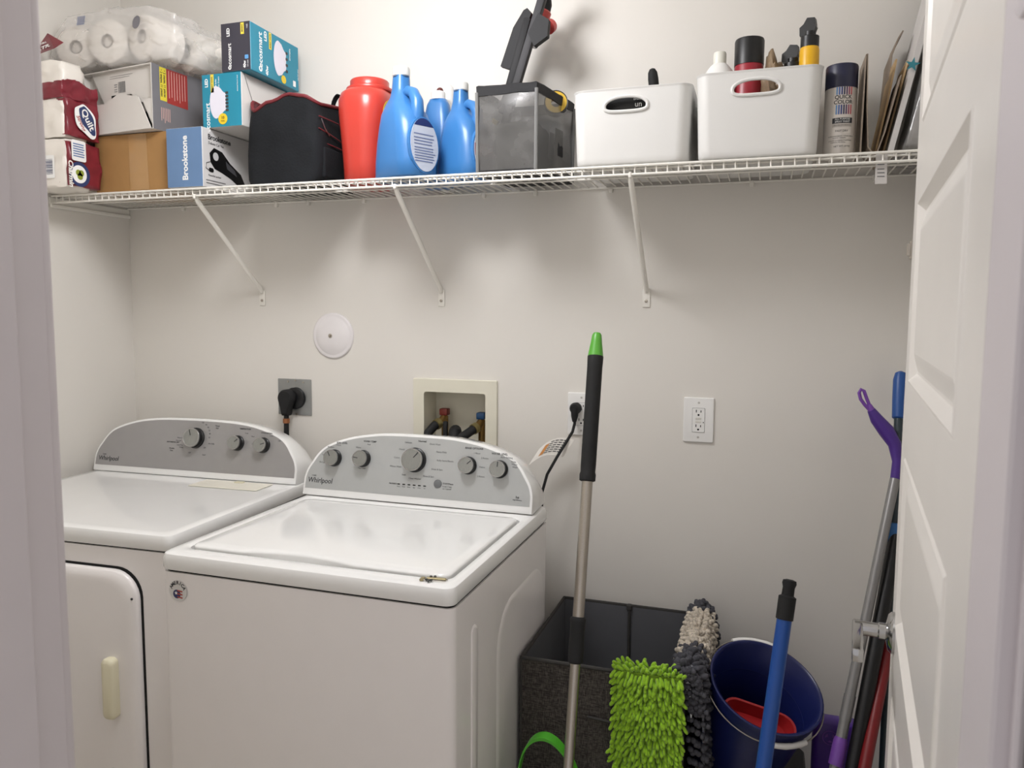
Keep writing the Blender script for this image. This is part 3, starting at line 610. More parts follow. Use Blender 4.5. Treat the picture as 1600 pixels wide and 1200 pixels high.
# brown carton
bc = thing('cardboard_carton', 'plain brown cardboard carton with clear tape, under the white open carton', 'carton', (-1.305, -.17, ZD))
KRAFT = mat('kraft_board', '#a87f4d', .75, var=.05, scale=20)
box('carton_body', -1.437, -1.148, -.282, -.06, ZD, 1.985, KRAFT, bc, .002, 1, smooth=False)
M = frame((-1.268, -.2825, 1.895), (1, 0, 0), (0, 0, 1)); decal('packing_tape', [(-.036, -.078), (.036, -.078), (.03, .088), (-.036, .088)], M, mat('packing_tape', '#b28b5c', .15, var=.04), bc, 0, .0004)
# white open carton on it
wb = thing('open_carton', 'white carton with interlocked open flaps, grey and red printed side', 'carton', (-1.483, -.275, 1.987), math.radians(-7))
WB = mat('white_board', '#ddd9d3', .55, var=.02); GB = mat('grey_board', '#77767a', .45, var=.04)
wW, wD_, wH = .302, .2, .188
bm = bmesh.new()
for a in ((0, .003, 0, wD_, 0, wH), (wW-.003, wW, 0, wD_, 0, wH), (.003, wW-.003, wD_-.003, wD_, 0, wH), (.003, wW-.003, 0, wD_-.003, 0, .003), (.003, wW-.003, 0, wD_-.003, wH-.003, wH)): add_box(bm, *a)
obj('carton_walls', bm, WB, wb, False, True)
def flap(name, poly, y, m=WB, th=.0025):
    bm = bmesh.new(); loft(bm, [[V(x, y+q, z) for x, z in poly] for q in (0, th)]); return obj(name, bm, m, wb, False, True)
flap('back_flap', [(.003, .06), (wW-.003, .06), (wW-.003, wH-.003), (.003, wH-.003)], .026)
flap('lower_flap', [(.003, .0), (wW-.001, .0), (wW-.05, .095), (.17, .112), (.14, .1), (.105, .088), (.07, .088)], -.007)
flap('left_flap', [(0, .002), (.075, .086), (.06, .11), (.02, .165), (0, .18)], -.011)
flap('right_flap', [(wW-.045, .088), (wW, .088), (wW, .003)], .002)
flap('top_flap', [(.03, wH-.002), (.085, .088), (.128, .088), (.128, .113), (.2, .113), (.23, .085), (wW-.001, .083), (wW-.001, wH-.002)], .013)
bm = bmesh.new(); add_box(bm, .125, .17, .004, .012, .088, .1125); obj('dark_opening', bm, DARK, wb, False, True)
M = frame((.15, .0128, .135), (1, 0, 0), (0, 0, 1)); bm = bmesh.new(); bars_bm(bm, -.004, .026, -.014, .018, M); lines_bm(bm, -.022, -.008, [-.01, -.004, .004, .01], .0018, M); lines_bm(bm, -.04, .06, [.03, .036], .0008, M); obj('barcode', bm, INKL, wb, False, True)
Ms = frame((wW+.0002, 0, 0), (0, 1, 0), (0, 0, 1))
decal('grey_side', [(.001, .0005), (wD_, .0005), (wD_, wH), (.001, wH)], Ms, GB, wb, 0, .0006, True)
y_ = decal('yellow_panel', [(.028, .088), (.052, .088), (.052, wH-.004), (.028, wH-.004)], Ms, col('yellow_print', '#dccb3f'), wb, .0007, .0004, True)
r_ = decal('red_panel', [(.053, .085), (.13, .082), (.13, wH-.004), (.053, wH-.004)], Ms, col('red_print', '#a23a36'), wb, .0007, .0004, True)
texts('yellow_lettering', [('\u2022 2 stages, 11 pieces', .045, .138, .0096, dict(rot=-PI/2, bold=.02)), ('\u2022 2 etapas, 11 piezas', .034, .138, .0096, dict(rot=-PI/2, bold=.02))], Ms @ Matrix.Translation((0, 0, .0012)), INK, wb, True)
bm = bmesh.new()
for k in range(7): lines_bm(bm, 0, .085, [.06+.0098*k], .002, Ms @ Matrix.Translation((0, wH-.008, 0)) @ Matrix.Rotation(-PI/2, 4, 'Z'), .0012)
obj('red_side_print', bm, col('print_pale', '#d9b0a6'), wb, False, True)
bm = bmesh.new()
for k in range(6): lines_bm(bm, 0, .05, [.03+.006*k], .002, Ms @ Matrix.Translation((0, .068, 0)) @ Matrix.Rotation(-PI/2, 4, 'Z'), .0008, .4)
obj('side_print', bm, col('print_pale', '#d9b0a6'), wb, False, True)

# car vacuum box
def pbox(name, label, x0, x1, y0, y1, z0, z1, m, rz=0):
    t = thing(name, label, 'box', (x0, y0, z0), rz); box('box_body', 0, x1-x0, 0, y1-y0, 0, z1-z0, m, t, .0015, 1, True, False); return t, x1-x0, y1-y0, z1-z0
SLATE = col('slate_blue_print', '#6585ad', .4); PALE = mat('pale_box', '#d6d4d3', .4, var=.02)
t, w, d, h = pbox('vacuum_box', 'box with slate blue end and a car vacuum pictured on its white side', -1.137, -1.011, -.312, -.08, ZD, 1.982, PALE)
Mf = frame((0, -.0003, 0), (1, 0, 0), (0, 0, 1)); Ms = frame((w+.0003, 0, 0), (0, 1, 0), (0, 0, 1))
decal('blue_end', [(.001, .001), (w-.001, .001), (w-.001, h-.001), (.001, h-.001)], Mf, SLATE, t, 0, .0005, True)
texts('end_lettering', [('Brookstone', w*.52, h*.49, .0265, dict(rot=PI/2, bold=.03))], Mf @ Matrix.Translation((0, 0, .0006)), WINK, t, True)
texts('side_lettering', [('Brookstone', .075, h-.024, .021, dict(bold=.03)), ('Deluxe Car Vac', .06, h-.041, .0105), ('Powerful suction', .05, .036, .008)], Ms, INK, t, True)
bm = bmesh.new(); lines_bm(bm, .012, .11, [.012, .02], .0025, Ms); obj('side_print', bm, INKL, t, False, True)
body = [(.03, .1), (.05, .118), (.085, .112), (.12, .085), (.17, .06), (.19, .03), (.16, .022), (.12, .04), (.085, .05), (.05, .058), (.033, .075)]
vv = decal('vacuum_picture', body, Ms, BLACK, t, 0, .0006, True); decal('vacuum_window', circ(.012, 18, .056, .094), Ms, col('picture_grey', '#c9c9c9'), vv, .0007, .0003, True)
decal('vacuum_shade', [(.1, .088), (.14, .068), (.15, .05), (.105, .066)], Ms, col('picture_dark', '#4b4b4f'), vv, .0007, .0003, True)
bm = bmesh.new(); tube(bm, [Ms @ V(*p, .001) for p in ((.03, .075), (.015, .07), (.012, .055), (.025, .05), (.035, .056))], .0009, 6); prism(bm, rrect(.02, .012, .005, 3, .035, .052), .0003, .001, Ms); obj('picture_cord', bm, BLACK, t, False, True)
# teal bulb boxes
TEAL = col('teal_print', '#1f86a0', .35, var=.03); BLK = col('black_print', '#3a3842', .4); YEL = col('yellow_label', '#e8d24a', .45)
def bulb_picture(t, M, x, y, s, n=4):
    out = [(-.12-.22*math.cos(q_), .46*math.sin(q_)) for q_ in [PI/2-PI*k/16 for k in range(17)]][::-1] + [(.02, .4), (.1, .3), (.16, .25), (.22, .24), (.22, -.24), (.16, -.25), (.1, -.3), (.02, -.4)][::1]
    p = decal('bulb_picture', [(x+s*a, y+s*c2) for a, c2 in out], M, col('bulb_white', '#dedbe6', .3), t, .0006, .0004, True)
    bm = bmesh.new()
    for k in range(n): add_box(bm, x+s*.2, x+s*.3, y+s*(-.24+.48*k/(n-1))-s*.035, y+s*(-.24+.48*k/(n-1))+s*.035, .0008, .0012, 0, 1, M)
    obj('bulb_pins', bm, INK, p, False, True)
t, w, d, h = pbox('bulb_box', 'teal light bulb box with a yellow circle on its front, white side', -1.031, -.897, -.28, -.03, 1.984, 2.134, mat('white_box', '#d9d6d2', .5, var=.02))
Mf = frame((0, -.0003, 0), (1, 0, 0), (0, 0, 1))
decal('teal_front', [(.0005, .0005), (w-.0005, .0005), (w-.0005, h-.0005), (.0005, h-.0005)], Mf, TEAL, t, 0, .0005, True)
texts('front_lettering', [('ecosmart', .018, .028, .022, dict(rot=PI/2, bold=.012)), ('LED', .016, h-.024, .014, dict(rot=PI/2, bold=.03)), ('4 bulbs', .048, h-.025, .007, dict(rot=PI/2)), ('lasts 13 years', .058, h-.025, .006, dict(rot=PI/2)), ('enclosed fixture rated', .122, h-.032, .005, dict(rot=PI/2))], Mf @ Matrix.Translation((0, 0, .0006)), WINK, t, True)
yy = decal('yellow_label', [(.03, h-.052), (.041, h-.052), (.041, h-.001), (.03, h-.001)], Mf, YEL, t, .0006, .0004, True)
texts('label_lettering', [('BRIGHT WHITE', .0355, h-.027, .0055, dict(rot=PI/2, bold=.02))], Mf @ Matrix.Translation((0, 0, .0011)), INK, yy, True)
bulb_picture(t, Mf, .06, .07, .1, 6)
yc = decal('yellow_circle', circ(.0155, 24, .07, .022), Mf, col('yellow_dot', '#e6c72c'), t, .0012, .0004, True); texts('circle_lettering', [('10', .07, .025, .011, dict(bold=.03)), ('YEARS', .07, .016, .005)], Mf @ Matrix.Translation((0, 0, .0017)), col('brown_ink', '#7a5d12'), yc, True)
bm = bmesh.new(); Ms = frame((w+.0003, 0, 0), (0, 1, 0), (0, 0, 1)); prism(bm, [(.012, h-.002), (.014, h-.002), (.06, h-.09), (.058, h-.09)], 0, .0004, Ms); obj('side_fold', bm, INK, t, False, True)
t, w, d, h = pbox('bulb_box', 'teal and black light bulb box lying topmost, above the black bag', -.959, -.861, -.282, -.045, 2.135, 2.268, TEAL)
Mf = frame((0, -.0003, 0), (1, 0, 0), (0, 0, 1)); Ms = frame((w+.0003, 0, 0), (0, 1, 0), (0, 0, 1))
decal('black_end', [(.0005, .0005), (w-.0005, .0005), (w-.0005, h-.0005), (.0005, h-.0005)], Mf, BLK, t, 0, .0005, True)
texts('end_lettering', [('ecosmart', .028, .044, .0175, dict(rot=PI/2, bold=.012)), ('C', .028, .0095, .012, dict(rot=PI/2, bold=.08)), ('LED', .025, h-.025, .0135, dict(rot=PI/2, bold=.03)), ('40w', .078, .016, .0115, dict(rot=PI/2, bold=.03)), ('1162', .0885, h-.014, .006, dict(rot=PI/2)), ('5.5 watts', .0885, .018, .005, dict(rot=PI/2))], Mf @ Matrix.Translation((0, 0, .0006)), WINK, t, True)
yy = decal('yellow_label', [(.067, h-.034), (.078, h-.034), (.078, h-.003), (.067, h-.003)], Mf, YEL, t, .0006, .0004, True); texts('label_lettering', [('BRIGHT', .0725, h-.018, .006, dict(rot=PI/2, bold=.02))], Mf @ Matrix.Translation((0, 0, .0011)), INK, yy, True)
decal('blue_mark', rrect(.012, .011, .002, 2, .085, .036), Mf, col('blue_mark', '#5f9bd0'), t, .0006, .0004, True)
texts('side_lettering', [('ecosmart', .045, .068, .026, dict(rot=PI/2, bold=.012)), ('C', .045, .014, .018, dict(rot=PI/2, bold=.08)), ('LED', .07, h-.02, .016, dict(rot=PI/2, bold=.03)), ('40w', .075, .018, .016, dict(rot=PI/2, bold=.03)), ('dimmable', .19, h-.035, .009, dict(rot=PI/2)), ('uses 5.5 watts', .232, .05, .006, dict(rot=PI/2))], Ms, WINK, t, True)
yy = decal('yellow_label', [(.086, h-.05), (.098, h-.05), (.098, h-.003), (.086, h-.003)], Ms, YEL, t, .0003, .0004, True); texts('label_lettering', [('BRIGHT WHITE', .092, h-.027, .0058, dict(rot=PI/2, bold=.02))], Ms @ Matrix.Translation((0, 0, .0008)), INK, yy, True)
bulb_picture(t, Ms, .145, .07, .11, 4)
decal('yellow_circle', circ(.012, 22, .155, .015), Ms, col('yellow_dot', '#e6c72c'), t, .0012, .0004, True); decal('white_code', rrect(.014, .017, .001, 2, .212, .018), Ms, WINK, t, .0003, .0004, True)

# black tool bag
bg = thing('tool_bag', 'black fabric tool bag with red piping and open zip, between bulb boxes and red tub', 'bag', (-.76, -.16, ZD))
FAB = mat('black_fabric', '#17191c', .85, var=.2, scale=18, bump=.5, bscale=160, spec=.25); RED = mat('red_piping', '#6e2329', .6, var=.08)
def dense_loop(P, n=9):
    o = []
    for k in range(len(P)):
        a, b_ = P[k], P[(k+1) % len(P)]; m_ = n if math.hypot(a[0]-b_[0], a[1]-b_[1]) > .06 else 1
        for q in range(m_): o.append((a[0]+(b_[0]-a[0])*q/m_, a[1]+(b_[1]-a[1])*q/m_))
    return o
def bag_loop(z, w, d, cx, cy, wav=0, sd=0):
    o = []
    for k, (x, y) in enumerate(dense_loop(rrect(w, d, min(w, d)*.16, 6))):
        nn = noise.noise(V(x*11+sd, y*11, z*11))*.009+noise.noise(V(x*28+sd, y*28, z*17))*.004; o.append(V(cx+x*(1+nn*4), cy+y+nn*1.3, z))
    return o
def bag_top(x, y): # height of the open mouth
    K = [(-.93, 2.066), (-.895, 2.062), (-.862, 2.022), (-.806, 2.044), (-.753, 2.062), (-.70, 2.052), (-.651, 2.03), (-.6, 2.02)]
    for (a, za), (b_, zb) in zip(K, K[1:]):
        if a <= x <= b_:
            t = (x-a)/(b_-a); t = t*t*(3-2*t); f = za+(zb-za)*t; break
    else: f = 2.03
    bk_ = max(0, min(1, (y+.24)/.12)); return f*(1-bk_)+2.05*bk_
bm = bmesh.new(); loops = []
for k in range(13):
    t_ = k/12; z = ZD+.001+t_*.21; w = .235-.012*t_+.02*math.sin(t_*PI)+(-.015 if k == 0 else 0); d = .245-.03*t_; loops.append(bag_loop(z, w, d, -.775, -.163, 0, 3))
for j in range(8, 13):
    for p in loops[j]:
        q = (j-7)/5; p.z = p.z+(bag_top(p.x, p.y)-(ZD+.211))*q
top = [p.copy() for p in loops[-1]]
loft(bm, loops, True, False); obj('bag_body', bm, FAB, bg, True, sharp=70)
bm = bmesh.new(); ins = [V(-.775+(p.x+.775)*.9, -.163+(p.y+.163)*.9, p.z-.004) for p in top]; bot = [V(p.x, p.y, p.z-.06) for p in ins]
loft(bm, [top, ins, bot], False, True); obj('bag_lining', bm, mat('bag_lining', '#4a1d21', .8), bg, True)
bm = bmesh.new(); tube(bm, [p+V(0, 0, .001) for p in top]+[top[0]], .0052, 8); obj('red_zip_edge', bm, RED, bg, True)
for x, y, a in ((-.8, -.2, .03), (-.665, -.14, .022)):
    bm = bmesh.new(); P = [V(x-a+2*a*k/10, y+.012*k/10, bag_top(x-a+2*a*k/10, y)-.01+.048*math.sin(PI*k/10)**.6) for k in range(11)]
    loft(bm, [[p+V(0, -.011, 0), p+V(0, .011, 0), p+V(0, .011, .003), p+V(0, -.011, .003)] for p in P]); obj('handle_strap', bm, FAB, bg, True)
SX = -.651
for z0, z1, y0, y1 in ((1.998, 1.985, -.26, -.06), (1.965, 1.925, -.262, -.07), (1.93, 1.915, -.25, -.06)):
    bm = bmesh.new(); tube(bm, [(SX-.006+.012*math.sin(k/8*PI), y0+(y1-y0)*k/8, z0+(z1-z0)*k/8) for k in range(9)], .0018, 6); obj('side_piping', bm, RED, bg, True)
box('side_pocket', SX-.02, SX+.004, -.25, -.07, 1.83, 1.918, FAB, bg, .008, 3)
bm = bmesh.new(); tube(bm, [(SX+.003, -.262, 1.99), (SX+.004, -.245, 1.965), (SX+.005, -.225, 1.95)], .0016, 6); obj('zip_pull', bm, STEEL, bg, True)
M = frame((SX+.006, -.13, 1.945), (0, 1, 0), (0, 0, 1)); texts('bag_logo', [('R', -.02, 0, .022, dict(bold=.04)), ('max', .012, -.004, .016, dict(bold=.03))], M, col('logo_red', '#b04a50'), bg)

# red detergent tub
td = thing('detergent_tub', 'glossy orange-red detergent tub with round lid, left of the blue jugs', 'tub', (-.556, -.152, ZD))
TR = mat('tub_red', '#c03c31', .3, var=.03, coat=.1)
def tl(z, w, d, r): return [V(-.556+x, -.152+y, ZD+z) for x, y in rrect(w, d, r, 8)]
bm = bmesh.new(); loft(bm, [tl(0, .105, .15, .045), tl(.006, .118, .165, .05), (tl(.06, .122, .172, .052)), tl(.10, .126, .176, .052), tl(.15, .134, .184, .055), tl(.2, .145, .19, .06), tl(.235, .147, .19, .062), tl(.256, .138, .175, .062), tl(.266, .12, .15, .058)]); obj('tub_body', bm, TR, td, True, sharp=70)
bm = bmesh.new(); lathe(bm, [(.056, .264), (.066, .266), (.068, .27), (.066, .276), (.058, .279), (.0555, .28), (.0555, .296), (.053, .299), (.03, .3)], 40, Matrix.Translation((-.556, -.152, ZD))); obj('lid', bm, TR, td, True, sharp=50)
M = frame((-.4815, -.165, ZD+.185), (0, 1, 0), (0, 0, 1)) @ Matrix.Rotation(-.02, 4, 'X')
for n, r, m_, z in (('label_ring_yellow', .052, col('label_yellow', '#e6cf4a'), 0), ('label_ring_orange', .042, col('label_orange', '#d07a30'), .0006), ('label_ring_gold', .03, col('label_yellow', '#e6cf4a'), .0012)): decal(n, circ(r, 36), M, m_, td, z, .0005)
decal('label_blue', rrect(.1, .07, .01, 3, 0, -.085), M @ Matrix.Rotation(0, 4, 'X'), col('label_blue', '#2a4f93'), td, -.004, .003)
texts('label_lettering', [('Tide', 0, 0, .036, dict(bold=.04))], M @ Matrix.Translation((0, 0, .0018)), col('label_navy', '#1e2d63'), td)

# blue jugs
JUG = mat('jug_blue', '#3b78b5', .33, var=.02, coat=.05)
CAPW = mat('cap_white', '#d3d3d0', .4)
def jug(label, x, y, s, red, rz):
    t = thing('detergent_jug', label, 'jug', (x, y, ZD), rz, None); T = Matrix.Scale(s, 4)
    bm = bmesh.new()
    def q(z, xl, xr, d, cy=0): # section from xl to xr
        w = xr-xl; return [T @ V((xl+xr)/2+a, cy+b_, z) for a, b_ in rrect(w, d, min(w, d)*.38, 7)]
    loft(bm, [q(0, -.078, .088, .108), q(.005, -.083, .095, .12), q(.05, -.08, .094, .122), q(.1, -.073, .088, .12), q(.14, -.066, .08, .114), q(.175, -.058, .064, .106), q(.2, -.048, .038, .085), q(.222, -.0385, .02, .058), q(.245, -.0345, .012, .0465), q(.276, -.0315, .0105, .042), q(.28, -.031, .01, .041)])
    obj('jug_body', bm, JUG, t, True, True, sharp=70)
    bm = bmesh.new(); P = [V(.004, 0, .226), V(.024, 0, .236), V(.046, 0, .226), V(.061, 0, .203), V(.062, 0, .17), V(.045, 0, .11)]
    tube(bm, [T @ p for p in P], [s*r for r in (.013, .014, .0155, .017, .019, .02)], 14, True, (0, 1, 0)); obj('grip', bm, JUG, t, True, True)
    bm = bmesh.new(); lathe(bm, [(.0215, .279), (.0235, .281), (.0235, .3), (.0215, .3035), (.012, .304)], 32, T @ Matrix.Translation((-.0105, 0, 0))); obj('cap', bm, CAPW, t, True, True)
    bm = bmesh.new(); lathe(bm, [(.0222, .2755), (.0228, .277), (.0222, .2785)], 32, T @ Matrix.Translation((-.0105, 0, 0))); obj('neck_shadow_ring', bm, col('ring_shadow_blue', '#274a72'), t, True, True)  # ring round the neck, coloured darker as the shadow line below the cap
    M = T @ frame((.0935, 0, .083), (0, 1, 0), (-.07, 0, 1))
    op = [(.045*math.cos(a), .07*math.sin(a)) for a in [2*PI*k/32 for k in range(32)]]
    decal('label_recess', [(a*1.08, b_*1.06) for a, b_ in op], M, JUG, t, -.012, .011, True)
    lb = decal('label', op, M, col('label_pale', '#b9c0cf', .4), t, -.001, .0016, True)
    decal('label_top', [p for p in op if p[1] > .04], M, col('label_navy', '#2b3566'), lb, .0007, .0003, True)
    if red: decal('label_red', [(-.043, -.015), (.043, -.015), (.043, .022), (-.043, .022)], M, col('label_crimson', '#9e2136'), lb, .0007, .0003, True)
    bm = bmesh.new(); lines_bm(bm, -.034, .034, [-.045+.007*k for k in range(6)] + ([] if red else [.0, .008, .016, .026]), .0028, M, .001); obj('label_print', bm, col('print_slate', '#69769a'), lb, False, True)
    return t
jug('larger blue detergent jug with white cap, next to the red tub', -.41, -.232, 1.0, False, -.5)
jug('smaller blue detergent jug with white cap, beside the grey clear case', -.268, -.15, .9, True, -.42)
jb = thing('softener_bottle', 'blue bottle with small white cap, hidden behind the larger blue jug', 'bottle', (-.37, -.088, ZD))
bm = bmesh.new(); loft(bm, [[V(-.37+x, -.088+y, ZD+z) for x, y in rrect(w, w*.7, w*.3, 7)] for z, w in ((0, .084), (.01, .09), (.12, .09), (.19, .085), (.235, .066), (.25, .05))]); obj('bottle_body', bm, JUG, jb, True, sharp=70)
bm = bmesh.new(); lathe(bm, [(.021, .25), (.021, .27), (.019, .272)], 24, Matrix.Translation((-.37, -.088, ZD))); obj('cap', bm, PLASW, jb, True)
rb = thing('air_freshener', 'white bottle top with a round dark red button behind the blue jugs', 'bottle', (-.372, -.03, ZD))
bm = bmesh.new(); loft(bm, [[V(-.372+x, -.03+y, ZD+z) for x, y in rrect(.05, .044, .02, 6)] for z in (0, .22, .296)] + [[V(-.372+x, -.03+y, ZD+.306) for x, y in rrect(.036, .03, .014, 6)]]); obj('bottle_body', bm, PLASW, rb, True, sharp=60)
bm = bmesh.new(); bmesh.ops.create_uvsphere(bm, u_segments=20, v_segments=12, radius=.0105, matrix=Matrix.Translation((-.38, -.053, ZD+.285))); obj('button', bm, col('button_maroon', '#5b2722', .3), rb, True)

# grey clear case
gc = thing('clear_case', 'smoky clear vinyl case with black trim, left of the white bins', 'case', (-.08, -.17, ZD))
VIN = mat('smoke_vinyl', '#5a5958', .2, var=.25, scale=22, alpha=.8, bump=.5, bscale=14, spec=.7)
TRM = mat('black_trim', '#0f0f13', .7, bump=.3); SEAM = mat('grey_seam', '#7c7c7b', .6)
c0 = [(-.178, -.272), (-.022, -.272), (.018, -.052), (-.165, -.052)]     # foot outline
def cz(k, z, g=0): x, y = c0[k]; cx, cy = -.085, -.165; return V(cx+(x-cx)*(1+g), cy+(y-cy)*(1+g), z)
ZT_ = 2.032
def case_loop(z, g=0, n=10):
    o = []
    for k in range(4):
        a, b_ = cz(k, z, g), cz((k+1) % 4, z, g)
        for q in range(n): o.append(a.lerp(b_, q/n))
    return o
bm = bmesh.new(); loops = []
for k in range(9):
    z = ZD+.002+(ZT_-.016-ZD)*k/8; lp_ = case_loop(z, .02*k/8)
    for p in lp_:
        nn = noise.noise(p*14)*.005; p.x += nn; p.y += nn
    loops.append(lp_)
loft(bm, loops, True, False); obj('vinyl_body', bm, VIN, gc, True, sharp=60)
bm = bmesh.new(); a = case_loop(ZT_-.022, .035); b2 = case_loop(ZT_, .045); c3 = case_loop(ZT_+.004, .0); d3 = case_loop(ZT_-.022, -.02)
for lp_ in (a, b2, c3, d3):
    for p in lp_: p.z += noise.noise(p*20)*.004
loft(bm, [a, b2, c3, d3, a], False, False); obj('top_trim', bm, TRM, gc, True)
bm = bmesh.new(); a = case_loop(ZD, .015); b2 = case_loop(ZD+.009, .02); loft(bm, [a, b2]); obj('base_trim', bm, TRM, gc)
for k in range(4):
    bm = bmesh.new(); tube(bm, [cz(k, ZD+.006, .01), cz(k, ZD+.1, .02), cz(k, ZT_-.014, .03)], .005, 8); obj('seam', bm, SEAM, gc, True)
M = frame((-.004, -.165, 1.91), (.17, .98, 0), (0, 0, 1)); decal('side_label', rrect(.05, .07, .002, 2, .03, .0), M, TRM, gc, .001, .001)
decal('side_card', [(-.03, -.05), (.0, -.05), (.012, .02), (-.018, .02)], M, col('card_grey', '#8f8f8d'), gc, -.004, .001)
ct = thing('parts_pouch', 'dark pouch inside the smoky clear case', 'pouch', (-.09, -.17, ZD+.01))
obj('pouch_body', pillow(-.15, -.03, -.24, -.1, ZD+.012, 1.95, .01, 8, 31, .3), mat('pouch_grey', '#5e615c', .8), ct, True, sharp=80)
M = frame((-.135, -.262, 1.945), (.8, 0, -.6), (.6, 0, .8)); bm = bmesh.new(); add_box(bm, -.009, .009, -.006, .006, 0, .006, .001, 1, M); obj('brass_buckle', bm, col('buckle', '#b5a66e', .35, metal=.6), ct, True)
yr = thing('yellow_tape_roll', 'yellow roll with black rim poking out of the clear case', 'tape', (-.008, -.11, 1.95))
M = frame((-.012, -.118, 2.018), (.92, .3, 0), (-.1, .1, 1)) 
bm = bmesh.new(); lathe(bm, [(.029, -.015), (.029, .012), (.014, .012), (.014, -.015)], 32, M, False, False); lathe(bm, [(.014, .0115), (.028, .0115)], 32, M, False, False); obj('yellow_roll', bm, col('tape_yellow', '#dcb53a', .45), yr, True)
bm = bmesh.new(); lathe(bm, [(.0285, .011), (.032, .012), (.032, -.016), (.0285, -.016)], 32, M, False, False); obj('black_rim', bm, BLACK, yr, True)

# folding tripod standing in the case
tr = thing('folding_tripod', 'folded dark grey tripod with red collar standing in the clear case', 'tripod', (-.12, -.13, ZD+.02))
TG = mat('tripod_grey', '#2a292c', .6, var=.06); TB = mat('tripod_black', '#0b0b0f', .65)
def bar(name, p0, p1, w, d, m_, par, up_=(0, 1, 0)):
    p0, p1 = Vector(p0), Vector(p1); ax = (p1-p0); M = frame(p0, Vector(up_).cross(ax), up_); M2 = frame(p0, ax.cross(Vector(up_)), ax)
    bm = bmesh.new(); add_box(bm, -w/2, w/2, 0, ax.length, -d/2, d/2, .0025, 2, M2); return obj(name, bm, m_, par, True)
bar('leg', (-.1545, -.158, 1.93), (-.02, -.165, 2.335), .021, .02, TG, tr)
bar('leg', (-.162, -.1277, 2.0), (-.09, -.125, 2.245), .02, .018, TB, tr)
bar('leg', (-.158, -.0927, 2.05), (-.07, -.085, 2.27), .018, .018, TB, tr)
bm = bmesh.new(); M = frame((-.118, -.115, 2.20), (.93, 0, -.36), (.36, 0, .93)); poly = [(-.022, -.085), (.006, -.085), (.012, -.02), (.012, .07), (-.004, .078), (-.012, .07), (-.024, .02)]
prism(bm, poly, -.008, .008, M); obj('leg_cover', bm, TB, tr)
M = along((-.083, -.115, 2.175), (-.036, -.11, 2.30))
bm = bmesh.new(); lathe(bm, [(.015, .0), (.017, .004), (.017, .07), (.015, .075)], 24, M); obj('centre_tube', bm, mat('tripod_tube', '#7d7879', .25, metal=.6), tr, True)
bm = bmesh.new(); lathe(bm, [(.019, .068), (.021, .071), (.021, .094), (.018, .098)], 28, M); obj('red_collar', bm, col('collar_red', '#c14a46', .35), tr, True)
bm = bmesh.new(); lathe(bm, [(.017, .097), (.015, .115), (.008, .13)], 24, M); obj('hub', bm, TB, tr, True)
bm = bmesh.new(); lathe(bm, [(.018, -.004), (.018, .012), (.013, .016)], 24, along((-.03, -.13, 2.215), (-.022, -.105, 2.235))); obj('red_knob', bm, col('collar_red', '#c14a46', .35), tr, True)
bm = bmesh.new(); M = frame((-.045, -.17, 2.195), (.93, 0, -.36), (.36, 0, .93)); prism(bm, [(-.02, -.02), (.008, -.045), (.034, -.012), (.022, .028), (-.012, .035)], 0, .02, M); obj('clamp', bm, TB, tr)
for x in (-.045, -.008):
    bm = bmesh.new(); bmesh.ops.create_uvsphere(bm, u_segments=18, v_segments=10, radius=.014, matrix=Matrix.Translation((x, -.15, 2.297))); obj('head_knob', bm, TB, tr, True)

# white storage bins
BIN = mat('bin_white', '#dcdbd8', .38, var=.01)
def bin_(label, x0, x1, yf, yb, z0, z1, hx):
    t = thing('storage_bin', label, 'bin', ((x0+x1)/2, (yf+yb)/2, z0), 0, 'white plastic bins on the wire shelf'); W, D, H = x1-x0, yb-yf, z1-z0; cx, cy = (x0+x1)/2, (yf+yb)/2
    def q(ins, z, r=.03): return [V(x, y, z0+z) for x, y in rrect(W-2*ins, D-2*ins, r, 8, cx, cy)]
    bm = bmesh.new()
    loft(bm, [q(.016, 0, .03), q(.0125, .002, .03), q(.0085, .008, .03), q(.0075, .02, .03), q(.0015, H-.006, .03), q(.0005, H-.0045, .03), q(-.0005, H-.001), q(.0008, H), q(.003, H-.001), q(.0045, H-.006), q(.011, .012, .026), (q(.018, .004, .02))], True, True)
    o = obj('bin_body', bm, BIN, t, True, sharp=50)
    # handle opening cut through the front wall
    cut = bmesh.new(); hw, hh = .052, .0175
    pts = [(hx+hw*math.copysign(abs(math.cos(a))**.8, math.cos(a)), z0+H-.043+hh*math.copysign(abs(math.sin(a))**.8, math.sin(a))+.005*(1-((hw*math.cos(a))/hw)**2)) for a in [2*PI*k/40 for k in range(40)]]
    loft(cut, [[V(x, y, z) for x, z in pts] for y in (yf-.03, yf+.03)]); bmesh.ops.recalc_face_normals(cut, faces=cut.faces[:]); cm = bpy.data.meshes.new('cut'); cut.to_mesh(cm); cut.free(); co = bpy.data.objects.new('cut', cm); COL.objects.link(co)
    bpy.context.view_layer.update(); md = o.modifiers.new('b', 'BOOLEAN'); md.operation = 'DIFFERENCE'; md.object = co; md.solver = 'EXACT'
    me = bpy.data.meshes.new_from_object(o.evaluated_get(bpy.context.evaluated_depsgraph_get())); o.modifiers.clear(); o.data = me; bpy.data.objects.remove(co)
    me.polygons.foreach_set('use_smooth', [True]*len(me.polygons)); me.set_sharp_from_angle(angle=math.radians(40))
    wn = o.modifiers.new('normals', 'WEIGHTED_NORMAL'); wn.keep_sharp = True; wn.weight = 100
    bm = bmesh.new(); tl_ = (z0+H-.043)
    yw = yf+.0025
    tube(bm, [V(x, yw, z) for x, z in pts]+[V(pts[0][0], yw, pts[0][1])], .0042, 8, False, (0, 1, 0)); obj('handle_rim', bm, BIN, t, True)
    return t
